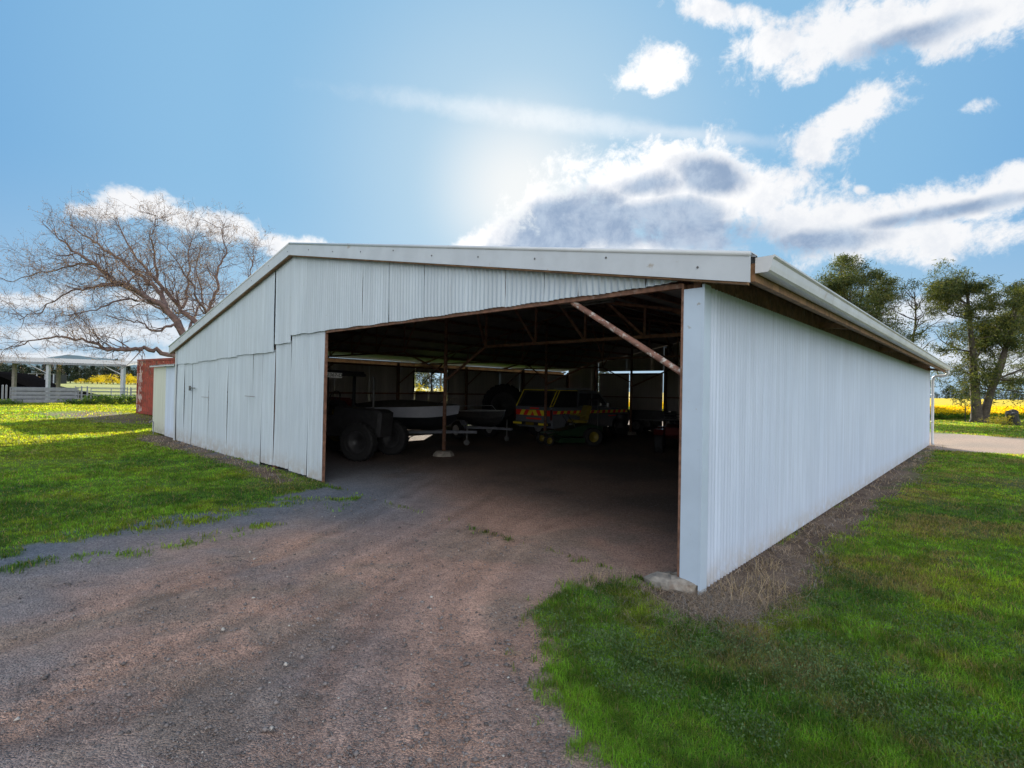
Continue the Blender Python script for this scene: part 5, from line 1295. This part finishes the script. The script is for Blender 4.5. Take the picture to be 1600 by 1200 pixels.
# ride-on mower in front of the ute
mo = empty('ride_on_mower', (1.95, 17.25, 0), R(14), 'green zero-turn mower with yellow seat and yellow wheel rims in front of the ute', 'mower')
wheel(None, mo, (.62, -.52, .30), .30, .24, 0, 'yellow', 20, .55); wheel(None, mo, (.62, .52, .30), .30, .24, 0, 'yellow', 20, .55)
wheel(None, mo, (-.85, -.42, .17), .17, .12, R(10), 'yellow'); wheel(None, mo, (-.85, .42, .17), .17, .12, R(10), 'yellow')
m = MB(); m.prism([(-.5, .30), (1.0, .30), (1.05, .62), (.55, .72), (.1, .60), (-.5, .46)], -.40, .40, .05); m.bar((-.5, -.36, .42), (-.88, -.42, .36), .05, .05); m.bar((-.5, .36, .42), (-.88, .42, .36), .05, .05); m.build('body', M_['darkgreen'], mo)
m = MB(); m.prism([(-.62, .12), (.30, .12), (.30, .27), (-.5, .27), (-.62, .2)], -.68, .68, .03); m.build('cutting_deck', M_['darkgreen'], mo)
m = MB(); m.prism([(.0, .74), (.5, .72), (.56, .80), (.05, .84)], -.26, .26, .06); m.prism([(.44, .82), (.56, .82), (.70, 1.30), (.58, 1.32), (.47, 1.05)], -.25, .25, .08)
for s in (-1, 1): m.bar((.15, s*.32, .98), (.52, s*.32, 1.0), .07, .05)
m.build('seat', M_['yellow'], mo)
m = MB()
for s in (-1, 1): m.tube([(.1, s*.3, .6), (-.15, s*.3, .95), (-.12, s*.12, 1.02)], .015, 8); m.tube([(.85, s*.38, .5), (.85, s*.38, 1.5)], .022, 8)
m.tube([(.85, -.38, 1.5), (.85, .38, 1.5)], .022, 8); m.split('roll_bar', M_['darkmetal'], mo)
m = MB(); m.box(-.78, -.5, -.15, .15, .36, .40); m.build('footplate', M_['dirtymetal'], mo)

# tall tractor tyre leaning on the left wall
o = wheel('tractor_tyre', None, (0, 0, 0), 1.0, .5, 0, 'darkmetal', 24, .6); p = D(787, 632, 24.5); o.location = (p.x, p.y, 1.02); o.rotation_euler = (R(-8), 0, R(0)); tag(o, 'very large black tractor tyre leaning against the wall left of the ute', 'tyre')
# low dark tray trailer and drums on the right
p = D(1003, 660, 23.5); e = empty('flat_tray', (p.x, p.y, 0), -ANG+R(8), 'low dark steel tray trailer in front of the back doors', 'trailer')
m = MB(); m.box(-1.3, 1.3, -.75, .75, .55, .62); m.box(-1.3, 1.3, -.77, -.73, .62, .95); m.box(-1.3, 1.3, .73, .77, .62, .95); m.box(-1.32, -1.28, -.75, .75, .62, .95); m.box(1.28, 1.32, -.75, .75, .62, .95); m.build('tray', M_['darkmetal'], e)
m = MB(); m.bar((-1.32, -.79, .58), (1.32, -.79, .58), .04, .06); m.bar((1.3, 0, .5), (2.3, 0, .5), .07, .07); m.split('rail', M_['dirtymetal'], e)
for s in (-1, 1): wheel(None, e, (0, s*.62, .31), .31, .2, 0, 'dirtymetal')
for k, (px, y, lab) in enumerate(((970, 21.5, 'dark steel drum beside the front of the ute'), (1024, 24.5, 'dark steel drum right of the tray trailer'))):
    p = D(px, 660, y); m = MB(); m.lathe([(.01, 0), (.29, 0), (.29, .28), (.305, .29), (.29, .30), (.29, .58), (.305, .59), (.29, .60), (.29, .86), (.30, .88), (.28, .87), (.01, .86)], 24, Matrix.Rotation(R(90), 4, 'X'))
    o = m.build('steel_drum', M_['darkmetal'], smooth=True); o.location = (p.x, p.y, 0); tag(o, lab, 'drum', 'dark drums at the back')
# red quad bike half hidden by the right jamb
qd_ = empty('quad_bike', (5.05, 15.9, 0), R(250), 'red quad bike with slatted rack, half hidden behind the right jamb', 'quad bike')
for x_ in (-.62, .62):
    for s in (-1, 1): wheel(None, qd_, (x_, s*.42, .30), .30, .24, 0, 'dirtymetal', 16, .5)
m = MB(); m.prism([(-.95, .55), (-.6, .42), (.6, .42), (.95, .55), (1.0, .78), (.55, .86), (.3, .82), (-.4, .80), (-.9, .82)], -.26, .26, .1)
for x_ in (-.62, .62):
    for s in (-1, 1): m.prism([(x_-.42, .55), (x_-.25, .70), (x_+.25, .70), (x_+.42, .55), (x_+.38, .55), (x_+.22, .66), (x_-.22, .66), (x_-.38, .55)], s*.42-.14, s*.42+.14)
m.build('body', M_['red'], qd_)
m = MB(); m.prism([(-.45, .82), (.2, .82), (.25, .90), (-.3, .95), (-.5, .92)], -.16, .16, .08); m.build('seat', M_['black'], qd_)
m = MB(); m.tube([(.35, 0, .85), (.28, 0, 1.1)], .02, 8); m.tube([(.2, -.38, 1.1), (.3, -.15, 1.14), (.3, .15, 1.14), (.2, .38, 1.1)], .016, 8); m.build('handlebar', M_['darkmetal'], qd_)
m = MB()
for x0_ in (-.98, .5):
    for k in range(6): m.tube([(x0_+k*.09, -.36, 1.0), (x0_+k*.09, .36, 1.0)], .011, 6)
    for s in (-.36, .36): m.tube([(x0_, s, 1.0), (x0_+.45, s, 1.0)], .013, 6); m.tube([(x0_+.2, s*.6, .8), (x0_+.2, s*.6, 1.0)], .012, 6)
m.split('rack', M_['dirtymetal'], qd_)
